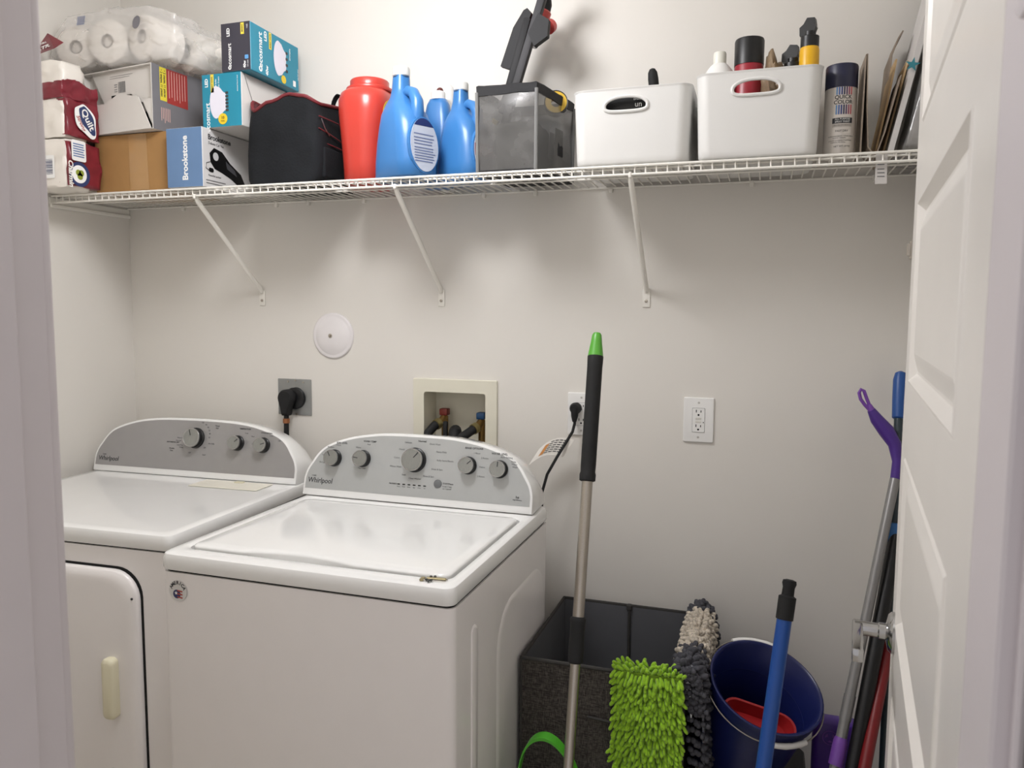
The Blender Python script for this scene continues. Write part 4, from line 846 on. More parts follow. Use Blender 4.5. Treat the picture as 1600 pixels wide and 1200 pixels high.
bin_('white plastic bin with a black bottle showing in its handle opening, left of its twin', .078, .366, -.305, -.02, ZD, 1.993, .211)
bin_('white plastic bin holding spray bottles and a red can, right of its twin', .374, .652, -.315, -.02, ZD, 2.006, .509)
bb = thing('black_bottle', 'black bottle with white print inside the left white bin', 'bottle', (.225, -.25, ZD+.006))
bm = bmesh.new(); loft(bm, [[V(.215+x, -.245+y, ZD+z) for x, y in rrect(w, .06, .02, 6)] for z, w in ((.006, .16), (.16, .16), (.17, .14))]); obj('bottle_body', bm, BLACK, bb, True, sharp=60)
M = frame((.237, -.2757, 1.951), (1, 0, 0), (0, 0, 1)); texts('print', [('un', .0, .008, .018, dict(bold=.01)), ('Drums', -.002, .0205, .007)], M, WINK, bb)
bn = thing('black_nozzle', 'slim black cap poking out above the left white bin', 'cap', (.262, -.16, 1.9))
bm = bmesh.new(); lathe(bm, [(.013, 0), (.013, .12), (.0115, .135), (.007, .143), (.002, .145)], 20, along((.268, -.15, 1.93), (.252, -.165, 2.075))); obj('cap_body', bm, BLACKR, bn, True)
wbz = thing('lotion_bottle', 'white bottle with white cap standing in the right white bin', 'bottle', (.432, -.2, ZD+.006))
bm = bmesh.new(); lathe(bm, [(.034, .006), (.036, .01), (.036, .205), (.033, .225), (.022, .24), (.0175, .244)], 28, Matrix.Translation((.42, -.2, ZD))); obj('bottle_body', bm, PLASW, wbz, True)
bm = bmesh.new(); lathe(bm, [(.0155, .242), (.0155, .268), (.014, .272)], 24, Matrix.Translation((.42, -.2, ZD))); obj('cap', bm, mat('cap_offwhite', '#e6e5da', .4), wbz, True)
rc_ = thing('spray_can', 'red spray can with wide black cap standing in the right white bin', 'can', (.488, -.2, ZD+.006))
bm = bmesh.new(); lathe(bm, [(.033, .006), (.034, .01), (.034, .235), (.033, .238)], 32, Matrix.Translation((.488, -.19, ZD))); obj('can_body', bm, col('can_red', '#9c2231', .35), rc_, True)
bm = bmesh.new(); lathe(bm, [(.0345, .237), (.0345, .294), (.033, .298), (.026, .299)], 36, Matrix.Translation((.488, -.19, ZD))); obj('cap', bm, BLACK, rc_, True)
M = frame((.482, -.2245, 1.957), (1, 0, 0), (0, 0, 1)); decal('label', [(-.02, -.02), (.022, -.02), (.022, .02), (-.02, .02)], M, BLACK, rc_, 0, .001)
bm = bmesh.new(); lines_bm(bm, -.016, .018, [-.014+.006*k for k in range(6)], .002, M, .0012); obj('label_print', bm, col('print_pale2', '#b9b4b0'), rc_)
bp_ = thing('crumpled_bag', 'crumpled brown plastic bag in the right white bin', 'bag', (.54, -.19, ZD+.006))
bm = bmesh.new(); bmesh.ops.create_icosphere(bm, subdivisions=4, radius=1)
for v in bm.verts:
    p = v.co.copy(); k = 1+.35*noise.noise(p*2.4)+.15*noise.noise(p*6); v.co = V(.545+.034*p.x*k, -.2+.05*p.y*k, 1.968+.105*p.z*k*(1 if p.z < 0 else .9) - .03*max(0, p.x)*max(0, p.z))
obj('bag_body', bm, mat('brown_film', '#8e7a62', .3, var=.2, scale=40, bump=.6), bp_, True, sharp=60)
def spray(label, x, y, zt, m_, s, tilt):
    t = thing('spray_bottle', label, 'bottle', (x, y, ZD+.006)); M = Matrix.Translation((x, y, 0))
    bm = bmesh.new(); lathe(bm, [(.02*s, ZD+.006), (.022*s, ZD+.012), (.022*s, zt-.073), (.0205*s, zt-.066)], 26, M); obj('bottle_body', bm, m_, t, True)
    bm = bmesh.new(); lathe(bm, [(.0205*s, zt-.067), (.0205*s, zt-.042), (.0195*s, zt-.041), (.013*s, zt-.039), (.013*s, zt-.03)], 26, M); obj('collar', bm, BLACK, t, True)
    bm = bmesh.new(); prism(bm, [(-.017*s, -.04), (.012*s, -.04), (.017*s, -.02), (.011*s, 0), (-.006*s, 0), (-.012*s, -.014), (-.02*s, -.022)], -.009, .009, frame((x, y, zt), (1, -.3, 0), (0, 0, 1)) @ Matrix.Rotation(tilt, 4, 'Z'))
    obj('nozzle', bm, BLACK, t)
spray('yellow bottle with black spray nozzle, tallest in the right white bin', .635-.012, -.21, 2.139, col('bottle_yellow', '#f0b81e', .35), 1.0, -.12)
spray('short black spray bottle beside the yellow one in the right white bin', .588, -.19, 2.088, BLACK, 1.0, -.2)

# spray paint can
qc = thing('paint_can', 'silver spray paint can with navy cap and coloured stripes, right of the bins', 'can', (.694, -.24, ZD))
CXc, CYc, CR = .6935, -.238, .0345
bm = bmesh.new(); lathe(bm, [(.033, 0), (.0345, .003), (.0345, .15), (.0335, .154)], 48, Matrix.Translation((CXc, CYc, ZD))); obj('can_body', bm, mat('can_silver', '#cfc9c2', .35, metal=.35, var=.02), qc, True)
bm = bmesh.new(); lathe(bm, [(.0348, .1515), (.0348, .2), (.0335, .2035), (.028, .2045)], 48, Matrix.Translation((CXc, CYc, ZD))); obj('cap', bm, col('cap_navy', '#1d1f3a', .35), qc, True)
def wrapm(bm, a0, off=.0004):    # bend a flat print (x, z) around the can
    for v in bm.verts:
        a = a0+v.co.x/CR; r = CR+off+v.co.y; v.co = V(CXc+r*math.sin(a), CYc-r*math.cos(a), ZD+v.co.z)
A0 = -.06; FX = frame((0, 0, 0), (1, 0, 0), (0, 0, 1))
def wtext(name, items, m_, off=.0004):
    bm = bmesh.new()
    for s, x, z, sz, kw in items: text_bm(bm, s, x, z, sz, FX, **kw)
    for v in bm.verts: v.co.y = 0
    wrapm(bm, A0, off); obj(name, bm, m_, qc)
def wrect(bm, x0, x1, z0, z1):
    n = max(2, int((x1-x0)/.003)+1)
    for k in range(n):
        a, b_ = x0+(x1-x0)*k/n, x0+(x1-x0)*(k+1)/n; bm.faces.new([bm.verts.new((x, 0, z)) for x, z in ((a, z0), (b_, z0), (b_, z1), (a, z1))])
for k, h_ in enumerate(('#5f8fc4', '#3f62a8', '#2b3a78', '#232749', '#4a2f5c', '#8d3a57', '#bb4b52')):
    for z0, z1 in ((.134, .151), (.091, .112)):
        bm = bmesh.new(); wrect(bm, -.0105+.0052*k, -.0105+.0052*k+.003, z0, z1); wrapm(bm, A0); obj('stripe', bm, col('stripe_%d' % k, h_), qc)
wtext('brand_lettering', [('QUICK', .005, .1285, .0118, dict(bold=.018)), ('COLOR', .005, .1175, .0118, dict(bold=.018))], col('ink_navy', '#1c1c24'))
bm = bmesh.new(); wrect(bm, -.017, .027, .0715, .0835); wrapm(bm, A0); obj('black_label', bm, col('ink_navy', '#1c1c24'), qc)
wtext('label_lettering', [('ALL PURPOSE', .005, .0803, .0054, dict(bold=.03)), ('SPRAY PAINT', .005, .0748, .0054, dict(bold=.03))], WINK, .0008)
bm = bmesh.new(); wrect(bm, -.017, .027, .0635, .0705); wrapm(bm, A0); obj('outline_label', bm, col('label_greige', '#b3aca4'), qc)
wtext('small_lettering', [('PINTURA EN AEROSOL', .005, .067, .0036, {}), ('FAST DRY', .004, .0545, .0062, {}), ('INTERIOR/EXTERIOR  WOOD, METAL', .003, .043, .0034, {}), ('PLASTIC  CERAMIC', .0, .039, .0034, {}), ('DANGER: EXTREMELY FLAMMABLE', .002, .0335, .0034, {}), ('HARMFUL OR FATAL', -.003, .0295, .0034, {}), ('NET WT 10 OZ', .006, .0205, .0052, {})], INK)

# folded card, mailers and boards at the right end
def sheet(name, pts, w, th, m_, par, ydir=(0, 1, 0)):
    """bent strip: pts is its profile, w its width along ydir"""
    bm = bmesh.new(); pts = [Vector(p) for p in pts]; y = Vector(ydir).normalized(); L = []
    for k, p in enumerate(pts):
        d = (pts[min(k+1, len(pts)-1)]-pts[max(k-1, 0)]).normalized(); n = d.cross(y).normalized()*th/2; L.append([p-n, p+n, p+n+y*w, p-n+y*w])
    loft(bm, L); return obj(name, bm, m_, par, False)
CARD = mat('grey_card', '#8f8172', .8, var=.05); MAIL = mat('manila', '#b79a70', .7, var=.04); BOARD = mat('white_coated_board', '#d2cecb', .4, var=.02)
fc = thing('folded_card', 'thin folded brown card standing beside the paint can', 'cardboard', (.76, -.25, ZD))
sheet('card_sheet', [(.737, -.27, ZD+.002), (.7395, -.27, 2.03), (.7425, -.27, 2.031), (.746, -.27, 1.92), (.752, -.27, ZD+.016), (.762, -.27, ZD+.003), (.772, -.27, ZD+.006), (.785, -.27, 1.86), (.812, -.27, 1.98)], .12, .002, CARD, fc)
mf = thing('manila_mailers', 'manila envelopes leaning behind the folded card', 'envelopes', (.8, -.2, ZD))
sheet('envelope', [(.772, -.235, ZD+.012), (.792, -.225, 1.93), (.808, -.215, 2.03)], .13, .004, MAIL, mf)
sheet('envelope', [(.787, -.23, ZD+.002), (.812, -.22, 1.93), (.832, -.21, 2.026)], .13, .004, mat('manila_light', '#c2a67d', .7), mf)
sheet('curled_envelope', [(.79, -.16, ZD+.004), (.8, -.15, 1.95), (.807, -.145, 2.06), (.82, -.14, 2.1), (.829, -.14, 2.115)], .12, .003, CARD, mf)
wbd = thing('white_board_panel', 'tall white coated board leaning right, blue star print on it', 'board', (.82, -.25, ZD))
sheet('board', [(.798, -.266, ZD+.002), (.842, -.26, 2.02), (.905, -.255, 2.33)], .17, .012, BOARD, wbd)
M = frame((.8335, -.268, 2.0), (.98, 0, -.2), (.2, 0, .98)); star = [((.016 if k % 2 == 0 else .006)*math.sin(k*PI/5), (.016 if k % 2 == 0 else .006)*math.cos(k*PI/5)) for k in range(10)]
decal('star_print', star, M, col('print_teal', '#2f7f8c'), wbd, 0, .0006)
pt = thing('price_tag', 'white paper tag hanging through the wires below the folded card', 'tag', (.79, -.3, ZS-.05))
bm = bmesh.new(); M = frame((.777, -.302, ZS-.026), (.9, .1, .0), (.42, .1, 1)); add_box(bm, -.012, .012, -.045, .025, -.0005, .0005, 0, 1, M); obj('tag_paper', bm, BOARD, pt)
bm = bmesh.new(); lines_bm(bm, -.008, .008, [-.03, -.022, -.014, -.004], .002, M, .0008); obj('tag_print', bm, INKL, pt)
ql = thing('bagged_quilt', 'dark grey quilt in a clear zip bag at the right end of the shelf', 'quilt', (.895, -.2, ZD))
bm = pillow(.848, .95, -.3, -.04, ZD+.004, 2.3, .006, 14, 44, .1)
for v in bm.verts:
    v.co.x = min(.952, v.co.x + (v.co.z-1.9)*.2*(1-(v.co.x-.848)/.1)); v.co.y += .008*math.sin(v.co.z*70+v.co.x*40)
obj('quilt', bm, mat('quilt_grey', '#5d5a57', .9, var=.25, scale=30, bump=.8, bscale=30), ql, True, sharp=80)
bm = pillow(.838, .953, -.313, -.03, ZD+.001, 2.33, .008, 14, 48, .08)
for v in bm.verts: v.co.x = min(.9535, v.co.x + (v.co.z-1.9)*.2*(1-(v.co.x-.838)/.116))
obj('zip_bag', bm, FILM, ql, True, sharp=180)
bm = bmesh.new(); tube(bm, [(.857, -.318, 1.84), (.852, -.319, 1.88), (.87, -.32, 1.96), (.9, -.32, 2.1), (.93, -.318, 2.25)], .003, 8); obj('white_piping', bm, PLASW, ql, True)

# ------------------------------------------------------------------ hamper and what hangs on it
HX0_, HX1_, HY0, HY1, HZ = .012, .402, -.475, -.055, .622
hm = thing('laundry_hamper', 'charcoal fabric laundry hamper standing open between washer and bucket', 'hamper', ((HX0_+HX1_)/2, (HY0+HY1)/2, 0))
WV = weave('charcoal_weave', '#35312f', '#5f5a55', 620); INN = mat('hamper_lining', '#5b5c60', .8, var=.06, scale=8); BIND = mat('hamper_binding', '#3d3b39', .85, var=.1, bump=.3)
for n, a, m_ in (('front_panel', (HX0_, HX1_, HY0, HY0+.004, .004, HZ), WV), ('back_panel', (HX0_, HX1_, HY1-.004, HY1, .004, HZ), WV), ('left_panel', (HX0_, HX0_+.004, HY0, HY1, .004, HZ), WV), ('right_panel', (HX1_-.004, HX1_, HY0, HY1, .004, HZ), WV), ('base', (HX0_, HX1_, HY0, HY1, 0, .008), WV)):
    box(n, *a, m_, hm)
bm = bmesh.new(); L = []
for ins, z in ((.006, HZ-.002), (.0065, .3), (.0065, .012)): L.append([V(x, y, z) for x, y in ((HX0_+ins, HY0+ins), (HX1_-ins, HY0+ins), (HX1_-ins, HY1-ins), (HX0_+ins, HY1-ins))])
loft(bm, L, False, True); obj('lining', bm, INN, hm)
bm = bmesh.new(); tube(bm, [(HX0_+.002, HY0+.002, HZ), (HX1_-.002, HY0+.002, HZ), (HX1_-.002, HY1-.002, HZ), (HX0_+.002, HY1-.002, HZ), (HX0_+.002, HY0+.002, HZ)], .005, 8); obj('rim_binding', bm, BIND, hm, True)
for x, y in ((HX0_+.001, HY0+.001), (HX1_-.001, HY0+.001)):
    bm = bmesh.new(); tube(bm, [(x, y, .01), (x, y, HZ)], .0035, 8); obj('corner_binding', bm, BIND, hm, True)
bm = bmesh.new(); tube(bm, [(.207, HY1-.01, .02), (.207, HY1-.01, HZ-.004)], .004, 8); add_box(bm, .199, .215, HY1-.014, HY1+.001, HZ-.012, HZ+.006, .003, 1); obj('back_rod_sleeve', bm, BIND, hm, True)
bm = bmesh.new(); add_box(bm, .18, .37, HY0-.006, HY0, .1, .505, .002, 1); pk = obj('front_pocket', bm, WV, hm, True)
bm = bmesh.new(); add_box(bm, .22, .235, HY0-.005, HY0, .506, HZ-.004, .001, 1); obj('handle_tab', bm, WV, hm, True)
bm = bmesh.new(); tube(bm, [(.18, HY0-.007, .505), (.28, HY0-.0085, .498), (.37, HY0-.007, .505)], .003, 6); obj('pocket_hem', bm, BIND, pk, True)
# green mop pad over the front rim
gp = thing('mop_pad', 'bright green chenille mop pad hung over the front of the hamper', 'mop pad', (.32, HY0-.015, .4))
bm = bmesh.new(); add_box(bm, .246, .4, HY0-.02, HY0-.008, .33, .634, .004, 2); add_box(bm, .246, .4, HY0-.02, HY0+.024, .63, .637, .003, 2); add_box(bm, .246, .4, HY0+.012, HY0+.024, .52, .634, .004, 2); obj('backing', bm, col('pad_backing', '#6d8f1c', .9), gp, True)
_fm = {}
def finger(bm, p, d, r, ln, seg=6):
    d = d.normalized(); L = []
    x = d.orthogonal().normalized(); y = d.cross(x)
    for t_, q in ((0, .7), (.3, 1), (.75, 1.02), (.93, .72), (1, .25)): L.append([p+d*ln*t_+r*q*(math.cos(2*PI*k/seg)*x+math.sin(2*PI*k/seg)*y) for k in range(seg)])
    loft(bm, L, False, True)
bm = bmesh.new()
for i in range(17):
    for j in range(30):
        p = V(.25+.146*i/16+rnd.uniform(-.004, .004), HY0-.019, .335+.297*j/29+rnd.uniform(-.004, .004))
        ed = (i-8)/8
        finger(bm, p, V(ed*.5+rnd.uniform(-.35, .35), -.55+rnd.uniform(-.15, .15), -.75+rnd.uniform(-.3, .3)), rnd.uniform(.0038, .0048), rnd.uniform(.017, .024))
for i in range(17):
    for j in range(3):
        p = V(.25+.146*i/16+rnd.uniform(-.003, .003), HY0-.015+.016*j, .637); finger(bm, p, V(rnd.uniform(-.6, .6)+(i-8)/12, -.4+.3*j+rnd.uniform(-.3, .3), .7), .0045, rnd.uniform(.014, .02))
GRN = mat('chenille_green', '#94c322', .9, var=.22, scale=160, sheen=.3)
obj('chenille_fingers', bm, GRN, gp, True, kind='stuff', sharp=180)
# grey and white bath mat over the right rim
mt = thing('bath_mat', 'dark grey and cream chenille bath mat draped over the right rim of the hamper', 'bath mat', (.43, -.26, .3))
MY0, MY1 = -.462, -.07
prof = [(.39, .5), (.388, .57), (.388, .63), (.398, .65), (.416, .652), (.432, .632), (.441, .56), (.446, .42), (.446, .25), (.442, .12)]
def mprof(s):
    k = min(int(s*(len(prof)-1)), len(prof)-2); t_ = s*(len(prof)-1)-k; a, b_ = prof[k], prof[k+1]; return a[0]+(b_[0]-a[0])*t_, a[1]+(b_[1]-a[1])*t_
bm = bmesh.new(); loft(bm, [[V(x, MY0+(MY1-MY0)*q/8, z) for q in range(9)] for x, z in prof] , False, False, False)
ext = bmesh.ops.extrude_face_region(bm, geom=bm.faces[:]); bmesh.ops.translate(bm, vec=V(.004, 0, .003), verts=[g for g in ext['geom'] if isinstance(g, bmesh.types.BMVert)])
obj('backing', bm, col('mat_backing', '#8f9096', .9), mt)
bd, bw = bmesh.new(), bmesh.new()
for i in range(34):
    s = .05+.93*i/33; x, z = mprof(s); x2, z2 = mprof(min(s+.02, 1)); tn = V(x2-x, 0, z2-z); nrm = V(0, 1, 0).cross(tn).normalized() if tn.length > 1e-6 else V(1, 0, 0)
    if s > .5 and nrm.x < 0 or (s < .3 and nrm.x > 0): nrm = -nrm
    if .3 <= s <= .5 and nrm.z < 0: nrm = -nrm
    for j in range(36):
        y = MY0+(MY1-MY0)*j/35+rnd.uniform(-.004, .004); yb_ = (y-MY0)/(MY1-MY0)
        white = .18 < s < .62 and .26 < yb_ + rnd.uniform(-.07, .07) < .86
        finger(bw if white else bd, V(x, y, z)+V(rnd.uniform(-.003, .003), 0, rnd.uniform(-.004, .004)), nrm+V(rnd.uniform(-.4, .4), rnd.uniform(-.4, .4), rnd.uniform(-.6, .2)), rnd.uniform(.0055, .0072), rnd.uniform(.016, .024), 6)
for i in range(34):
    for j in range(6):
        s = .33+.65*i/33; x, z = mprof(s); finger(bd, V(x-.03+.008*j if z < .62 else x, MY0-.002, z-.003*j), V(rnd.uniform(-.4, .4), -.8, rnd.uniform(-.6, .3)), .0065, rnd.uniform(.014, .02))
obj('grey_tufts', bd, mat('tuft_grey', '#4a4a50', .95, var=.25, scale=120), mt, True, kind='stuff', sharp=180)
obj('cream_tufts', bw, mat('tuft_cream', '#cfc5b6', .95, var=.35, scale=140), mt, True, kind='stuff', sharp=180)
bm = bmesh.new(); M = frame((.4085, MY0-.012, .585), (.7, .5, 0), (-.28, 0, 1)); prism(bm, [(-.004, .045), (.01, .03), (.012, -.03), (.006, -.05)], 0, .001, M); obj('care_label', bm, WINK, mt)

# ------------------------------------------------------------------ mop, bucket, brooms
def pole(t, name, p0, p1, r0, r1, m_, seg=18, caps=True):
    bm = bmesh.new(); tube(bm, [p0, p1], [r0, r1], seg, caps); return obj(name, bm, m_, t, True)
A, B = V(.165, -.372, 1.408), V(.185, -.808, 0); ML = lambda z: A.lerp(B, (A.z-z)/A.z)
mp = thing('floor_mop', 'mop with steel pole, long black grip and green tip, leaning on the hamper', 'mop', B)
bm = bmesh.new(); Mx = along(ML(1.352), ML(1.41)); lathe(bm, [(.0185, 0), (.017, .012), (.0135, .035), (.0115, .052), (.0085, .0575), (.003, .059)], 24, Mx); obj('green_tip', bm, col('tip_green', '#5aa83a', .35), mp, True)
bm = bmesh.new(); d_ = (ML(1.355)-ML(1.068)).length; lathe(bm, [(.014, 0), (.0185, .002), (.019, .016), (.0172, .022), (.0178, .04), (.0182, d_-.03), (.019, d_-.004), (.017, d_)], 24, along(ML(1.068), ML(1.355))); obj('grip', bm, BLACKR, mp, True)
pole(mp, 'upper_pole', ML(1.07), ML(.7), .0128, .0128, STEEL)
bm = bmesh.new(); lathe(bm, [(.0115, 0), (.016, .003), (.0175, .03), (.0165, .05), (.0165, .085), (.0175, .09), (.0175, .096), (.015, .1)], 24, along(ML(.685), ML(.785))); obj('twist_lock', bm, BLACKR, mp, True)
pole(mp, 'lower_pole', ML(.69), ML(.035), .0112, .0112, STEEL)
bm = bmesh.new(); add_box(bm, B.x-.19, B.x+.19, B.y-.055, B.y+.055, 0, .022, .008, 2); lathe(bm, [(.02, .02), (.015, .06)], 16, Matrix.Translation((B.x, B.y, 0))); obj('mop_head', bm, GRN, mp, True)
# green carry handle of a caddy
gl = thing('green_caddy', 'green plastic arched handle rising beside the mop pole, low by the hamper', 'caddy', (.12, -.61, 0))
GP = col('caddy_green', '#4fae2f', .35)
bm = bmesh.new(); AR = [(.046, .3), (.05, .4), (.06, .462), (.074, .494), (.092, .512), (.114, .518), (.137, .51), (.16, .488), (.182, .455), (.196, .4), (.2, .3)]
AR2 = []
for k in range(len(AR)-1):
    a_, b_, c_, d_ = AR[max(k-1, 0)], AR[k], AR[k+1], AR[min(k+2, len(AR)-1)]
    for t_ in (0, .25, .5, .75): AR2.append(tuple(.5*(2*b_[j]+(c_[j]-a_[j])*t_+(2*a_[j]-5*b_[j]+4*c_[j]-d_[j])*t_**2+(-a_[j]+3*b_[j]-3*c_[j]+d_[j])*t_**3) for j in (0, 1)))
AR2.append(AR[-1])
loft(bm, [[V(x, -.613-.014, z), V(x, -.613+.014, z), V(x+.001, -.613+.014, z-.007), V(x+.001, -.613-.014, z-.007)] for x, z in AR2]); obj('handle', bm, GP, gl, True)
bm = bmesh.new(); loft(bm, [[V(.123+x, -.613+y, z) for x, y in rrect(w, .09, .03, 6)] for z, w in ((0, .15), (.005, .16), (.31, .175), (.315, .165))]); obj('caddy_body', bm, GP, gl, True)
# bucket, tipped, standing in a lower one
NV = mat('bucket_navy', '#151e55', .33, var=.06)
BC = V(.5785, -.3696, .5914); BN = V(.3, -.4, 1).normalized()
BM_ = frame(BC, V(1, 0, -.3).normalized(), V(0, 1, 0)); ez = BN; ex = V(1, 0, 0)-ez*ez.x; ex.normalize(); ey = ez.cross(ex); BM_ = frame(BC, ex, ey)
bk = thing('bucket', 'dark blue plastic bucket tipped forward, red tub inside, by the wall', 'bucket', BC-BN*.3)
bm = bmesh.new(); lathe(bm, [(.104, -.262), (.108, -.26), (.122, -.03), (.125, -.028), (.1275, -.028), (.1275, -.004), (.1315, -.002), (.1315, .003), (.128, .004), (.1225, .0), (.1135, -.085), (.111, -.088), (.103, -.25)], 56, BM_); obj('bucket_body', bm, NV, bk, True, sharp=50)
bm = bmesh.new(); lathe(bm, [(.111, -.088), (.1145, -.086), (.1145, -.082), (.112, -.08)], 56, BM_, False, False); obj('inner_ring', bm, mat('bucket_ring', '#2c3a78', .4), bk, True)
def bail(sy, drop, gx):
    P = []
    for k in range(25):
        a = PI*k/24; P.append(BM_ @ V(.136*math.cos(a), sy*(.128*math.sin(a)+.008), -.014-drop*math.sin(a)))
    bm = bmesh.new(); tube(bm, P, .0017, 8); h = obj('wire_handle', bm, STEEL, bk, True)
    k0 = gx; bm = bmesh.new(); Q = P[k0:k0+7]; tube(bm, Q, [.006, .0068, .0062, .0068, .0062, .0066, .006], 14); obj('white_grip', bm, PLASW, h, True)
bail(1, -.012, 11); bail(-1, .012, 6)
rt_ = thing('red_tub', 'small red plastic tub lying inside the dark blue bucket', 'tub', BC-BN*.12)
RT = mat('tub_dark_red', '#a01f22', .35, var=.05)
def rq(w, d, r, z): return [BM_ @ V(x, y, z) for x, y in rrect(w, d, r, 7, .003, -.055)]
bm = bmesh.new(); loft(bm, [rq(.1, .05, .022, -.16), rq(.16, .078, .03, -.062), rq(.168, .086, .034, -.06), rq(.168, .086, .034, -.054), rq(.158, .076, .03, -.055), rq(.14, .066, .026, -.085)], True, True); obj('tub_body', bm, RT, rt_, True, sharp=50)
b2 = thing('storage_crate', 'low black lidded crate on the floor that carries the tipped bucket', 'crate', (.58, -.26, 0))
bm = bmesh.new(); loft(bm, [[V(.58+x, -.26+y, z) for x, y in rrect(w, d, .02, 5)] for z, w, d in ((0, .18, .3), (.004, .19, .31), (.285, .2, .32))]); obj('crate_body', bm, mat('crate_black', '#1a1b1f', .5), b2, True)
bm = bmesh.new(); loft(bm, [[V(.58+x, -.26+y, z) for x, y in rrect(w, d, .022, 5)] for z, w, d in ((.284, .208, .328), (.304, .208, .328), (.309, .2, .32))]); obj('crate_lid', bm, mat('crate_lid_black', '#141518', .5), b2, True)
# blue pole with black grip
P0, P1 = V(.61, -.642, .94), V(.506, -.918, 0); BLp = lambda z: P0.lerp(P1, (P0.z-z)/P0.z)
bs = thing('blue_pole_mop', 'bright blue pole with black hanging grip standing in front of the bucket', 'mop', P1)
pole(bs, 'pole', BLp(.875), BLp(.03), .0142, .0142, mat('pole_blue', '#174a97', .3, var=.04))
bm = bmesh.new(); d_ = (BLp(.94)-BLp(.868)).length; lathe(bm, [(.0135, 0), (.0162, .001), (.0165, .044), (.0115, .047), (.0112, .062), (.0135, d_-.006), (.0125, d_), (.006, d_+.002)], 22, along(BLp(.868), BLp(.94))); obj('grip', bm, BLACKR, bs, True)
bm = bmesh.new(); add_box(bm, P1.x-.14, P1.x+.14, P1.y-.04, P1.y+.04, 0, .03, .008, 2); obj('mop_head', bm, mat('mop_white', '#cfd3d6', .9), bs, True)
# purple broom with its hooked grip and dustpan
PU = mat('purple_plastic', '#4b2a86', .35, var=.05); PUL = mat('purple_light', '#7a4aa6', .4)
GRT = mat('grey_tube', '#8d8c8b', .35, metal=.4, var=.04)
pb = thing('purple_broom', 'grey pole with purple curved grip and eyelet leaning in the right corner', 'broom', (.63, -.631, 0))
T0, T1 = V(.858, -.165, 1.06), V(.638, -.613, .035)
pole(pb, 'pole', T0, T1, .0115, .0115, GRT); pole(pb, 'pole_joint', T0.lerp(T1, .45), T0.lerp(T1, .5), .0128, .0128, GRT)
bm = bmesh.new(); HK = [(.8585, -.162, 1.05), (.864, -.147, 1.1), (.858, -.135, 1.14), (.838, -.13, 1.172), (.815, -.129, 1.2), (.802, -.13, 1.222)]
tube(bm, HK, [.0115, .012, .0155, .0185, .015, .0095], 16); obj('curved_grip', bm, PU, pb, True)
bm = bmesh.new(); EY = [(.803, -.13, 1.219), (.797, -.13, 1.235), (.79, -.13, 1.252), (.784, -.131, 1.268), (.777, -.131, 1.272), (.773, -.131, 1.263), (.777, -.131, 1.248), (.787, -.131, 1.234), (.799, -.13, 1.221)]
tube(bm, EY, .0042, 10, True, (0, 1, 0)); tube(bm, [(.807, -.13, 1.213), (.797, -.13, 1.235)], [.0105, .005], 12); obj('eyelet', bm, PUL, pb, True)
bm = bmesh.new(); add_box(bm, .575, .68, -.63, -.585, 0, .06, .012, 2); obj('broom_head', bm, PU, pb, True)
dpn = thing('dustpan', 'purple upright dustpan standing behind the foot of the grey pole', 'dustpan', (.77, -.2, 0))
bm = bmesh.new()
def dq(w, d, z, cx, cy): return [V(cx+x, cy+y, z) for x, y in rrect(w, d, .02, 5)]
loft(bm, [dq(.15, .05, .0, .77, -.2), dq(.14, .05, .3, .765, -.2), dq(.13, .05, .42, .76, -.2), dq(.12, .046, .446, .755, -.2), dq(.1, .04, .452, .755, -.2)]); obj('pan_body', bm, PU, dpn, True, sharp=60)
bm = bmesh.new(); lathe(bm, [(.016, 0), (.0155, .05), (.013, .06)], 16, along(T0.lerp(T1, .585), T0.lerp(T1, .53))); obj('clip', bm, PUL, dpn, True)
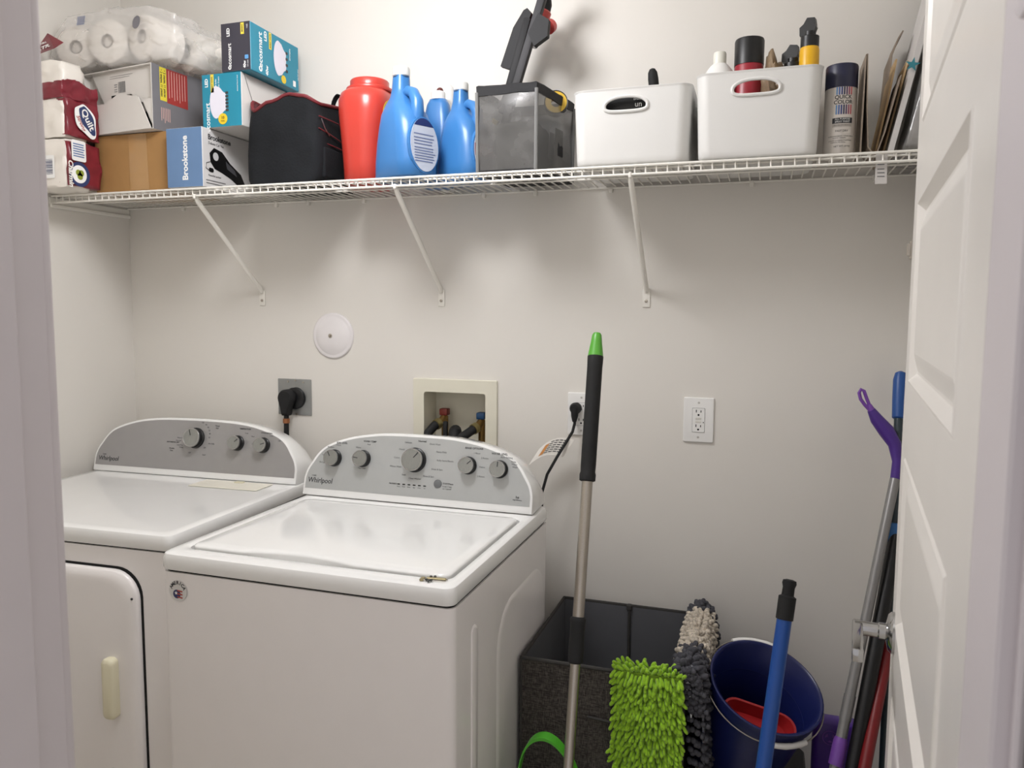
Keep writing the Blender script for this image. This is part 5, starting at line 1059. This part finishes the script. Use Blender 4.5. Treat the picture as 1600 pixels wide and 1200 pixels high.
bm = bmesh.new(); M = frame((.735, -.2262, .415), (1, 0, 0), (0, 0, 1)); lathe(bm, [(.0165, 0), (.018, .0006), (.0185, 0)], 24, M, False, False)
for k in range(3): prism(bm, [(.012*math.cos(a+2*PI*k/3), .012*math.sin(a+2*PI*k/3)) for a in (0, .6, 1.1)] + [(.006*math.cos(2*PI*k/3+.5), .006*math.sin(2*PI*k/3+.5))], 0, .0006, M)
obj('recycling_mark', bm, PUL, dpn)
def stick(label, p0, p1, r, m_, extra=None, name='broom'):
    t = thing(name, label, 'broom', p1); pole(t, 'pole', p0, V(p1[0], p1[1], .03), r, r, m_)
    bm = bmesh.new(); add_box(bm, p1[0]-.045, p1[0]+.045, p1[1]-.02, p1[1]+.02, 0, .05, .008, 2); obj('broom_head', bm, m_, t, True); return t
TE0, TE1 = V(.873, -.067, 1.296), V(.82, -.496, 0)
t = stick('dark slate pole with rounded blue grip, nearest the right corner', TE0, TE1, .0105, mat('pole_slate', '#2c3a40', .4), None)
Mx = along(TE0.lerp(TE1, .075), TE0.lerp(TE1, -.012)); bm = bmesh.new(); lathe(bm, [(.012, 0), (.0155, .003), (.0165, .05), (.0165, .1), (.0125, .117), (.004, .122)], 20, Mx); obj('blue_grip', bm, mat('grip_blue', '#1f4f94', .4), t, True)
t = stick('thick black pole leaning behind the door lever', V(.874, -.163, .98), V(.673, -.66, 0), .0165, BLACK)
bm = bmesh.new(); tube(bm, [(.874, -.163, .98), (.878, -.154, .998)], [.0165, .01], 16); obj('end_cap', bm, BLACKR, t, True)
t = stick('dark red ribbed pole between the black pole and the door', V(.868, -.223, .78), V(.665, -.774, 0), .013, mat('pole_red', '#7d1a1e', .35))
bc_ = thing('blue_cloth_clip', 'flat blue plastic scraper wedged behind the door edge above the lever', 'scraper', (.868, -.205, .86))
bm = bmesh.new(); M = frame((.853, -.2, .91), (1, -.2, 0), (.12, .03, 1)); prism(bm, [(-.016, -.055), (.012, -.05), (.016, .05), (-.004, .05), (-.012, .0)], -.004, .004, M); obj('scraper_blade', bm, mat('scraper_blue', '#2d6cab', .4), bc_)
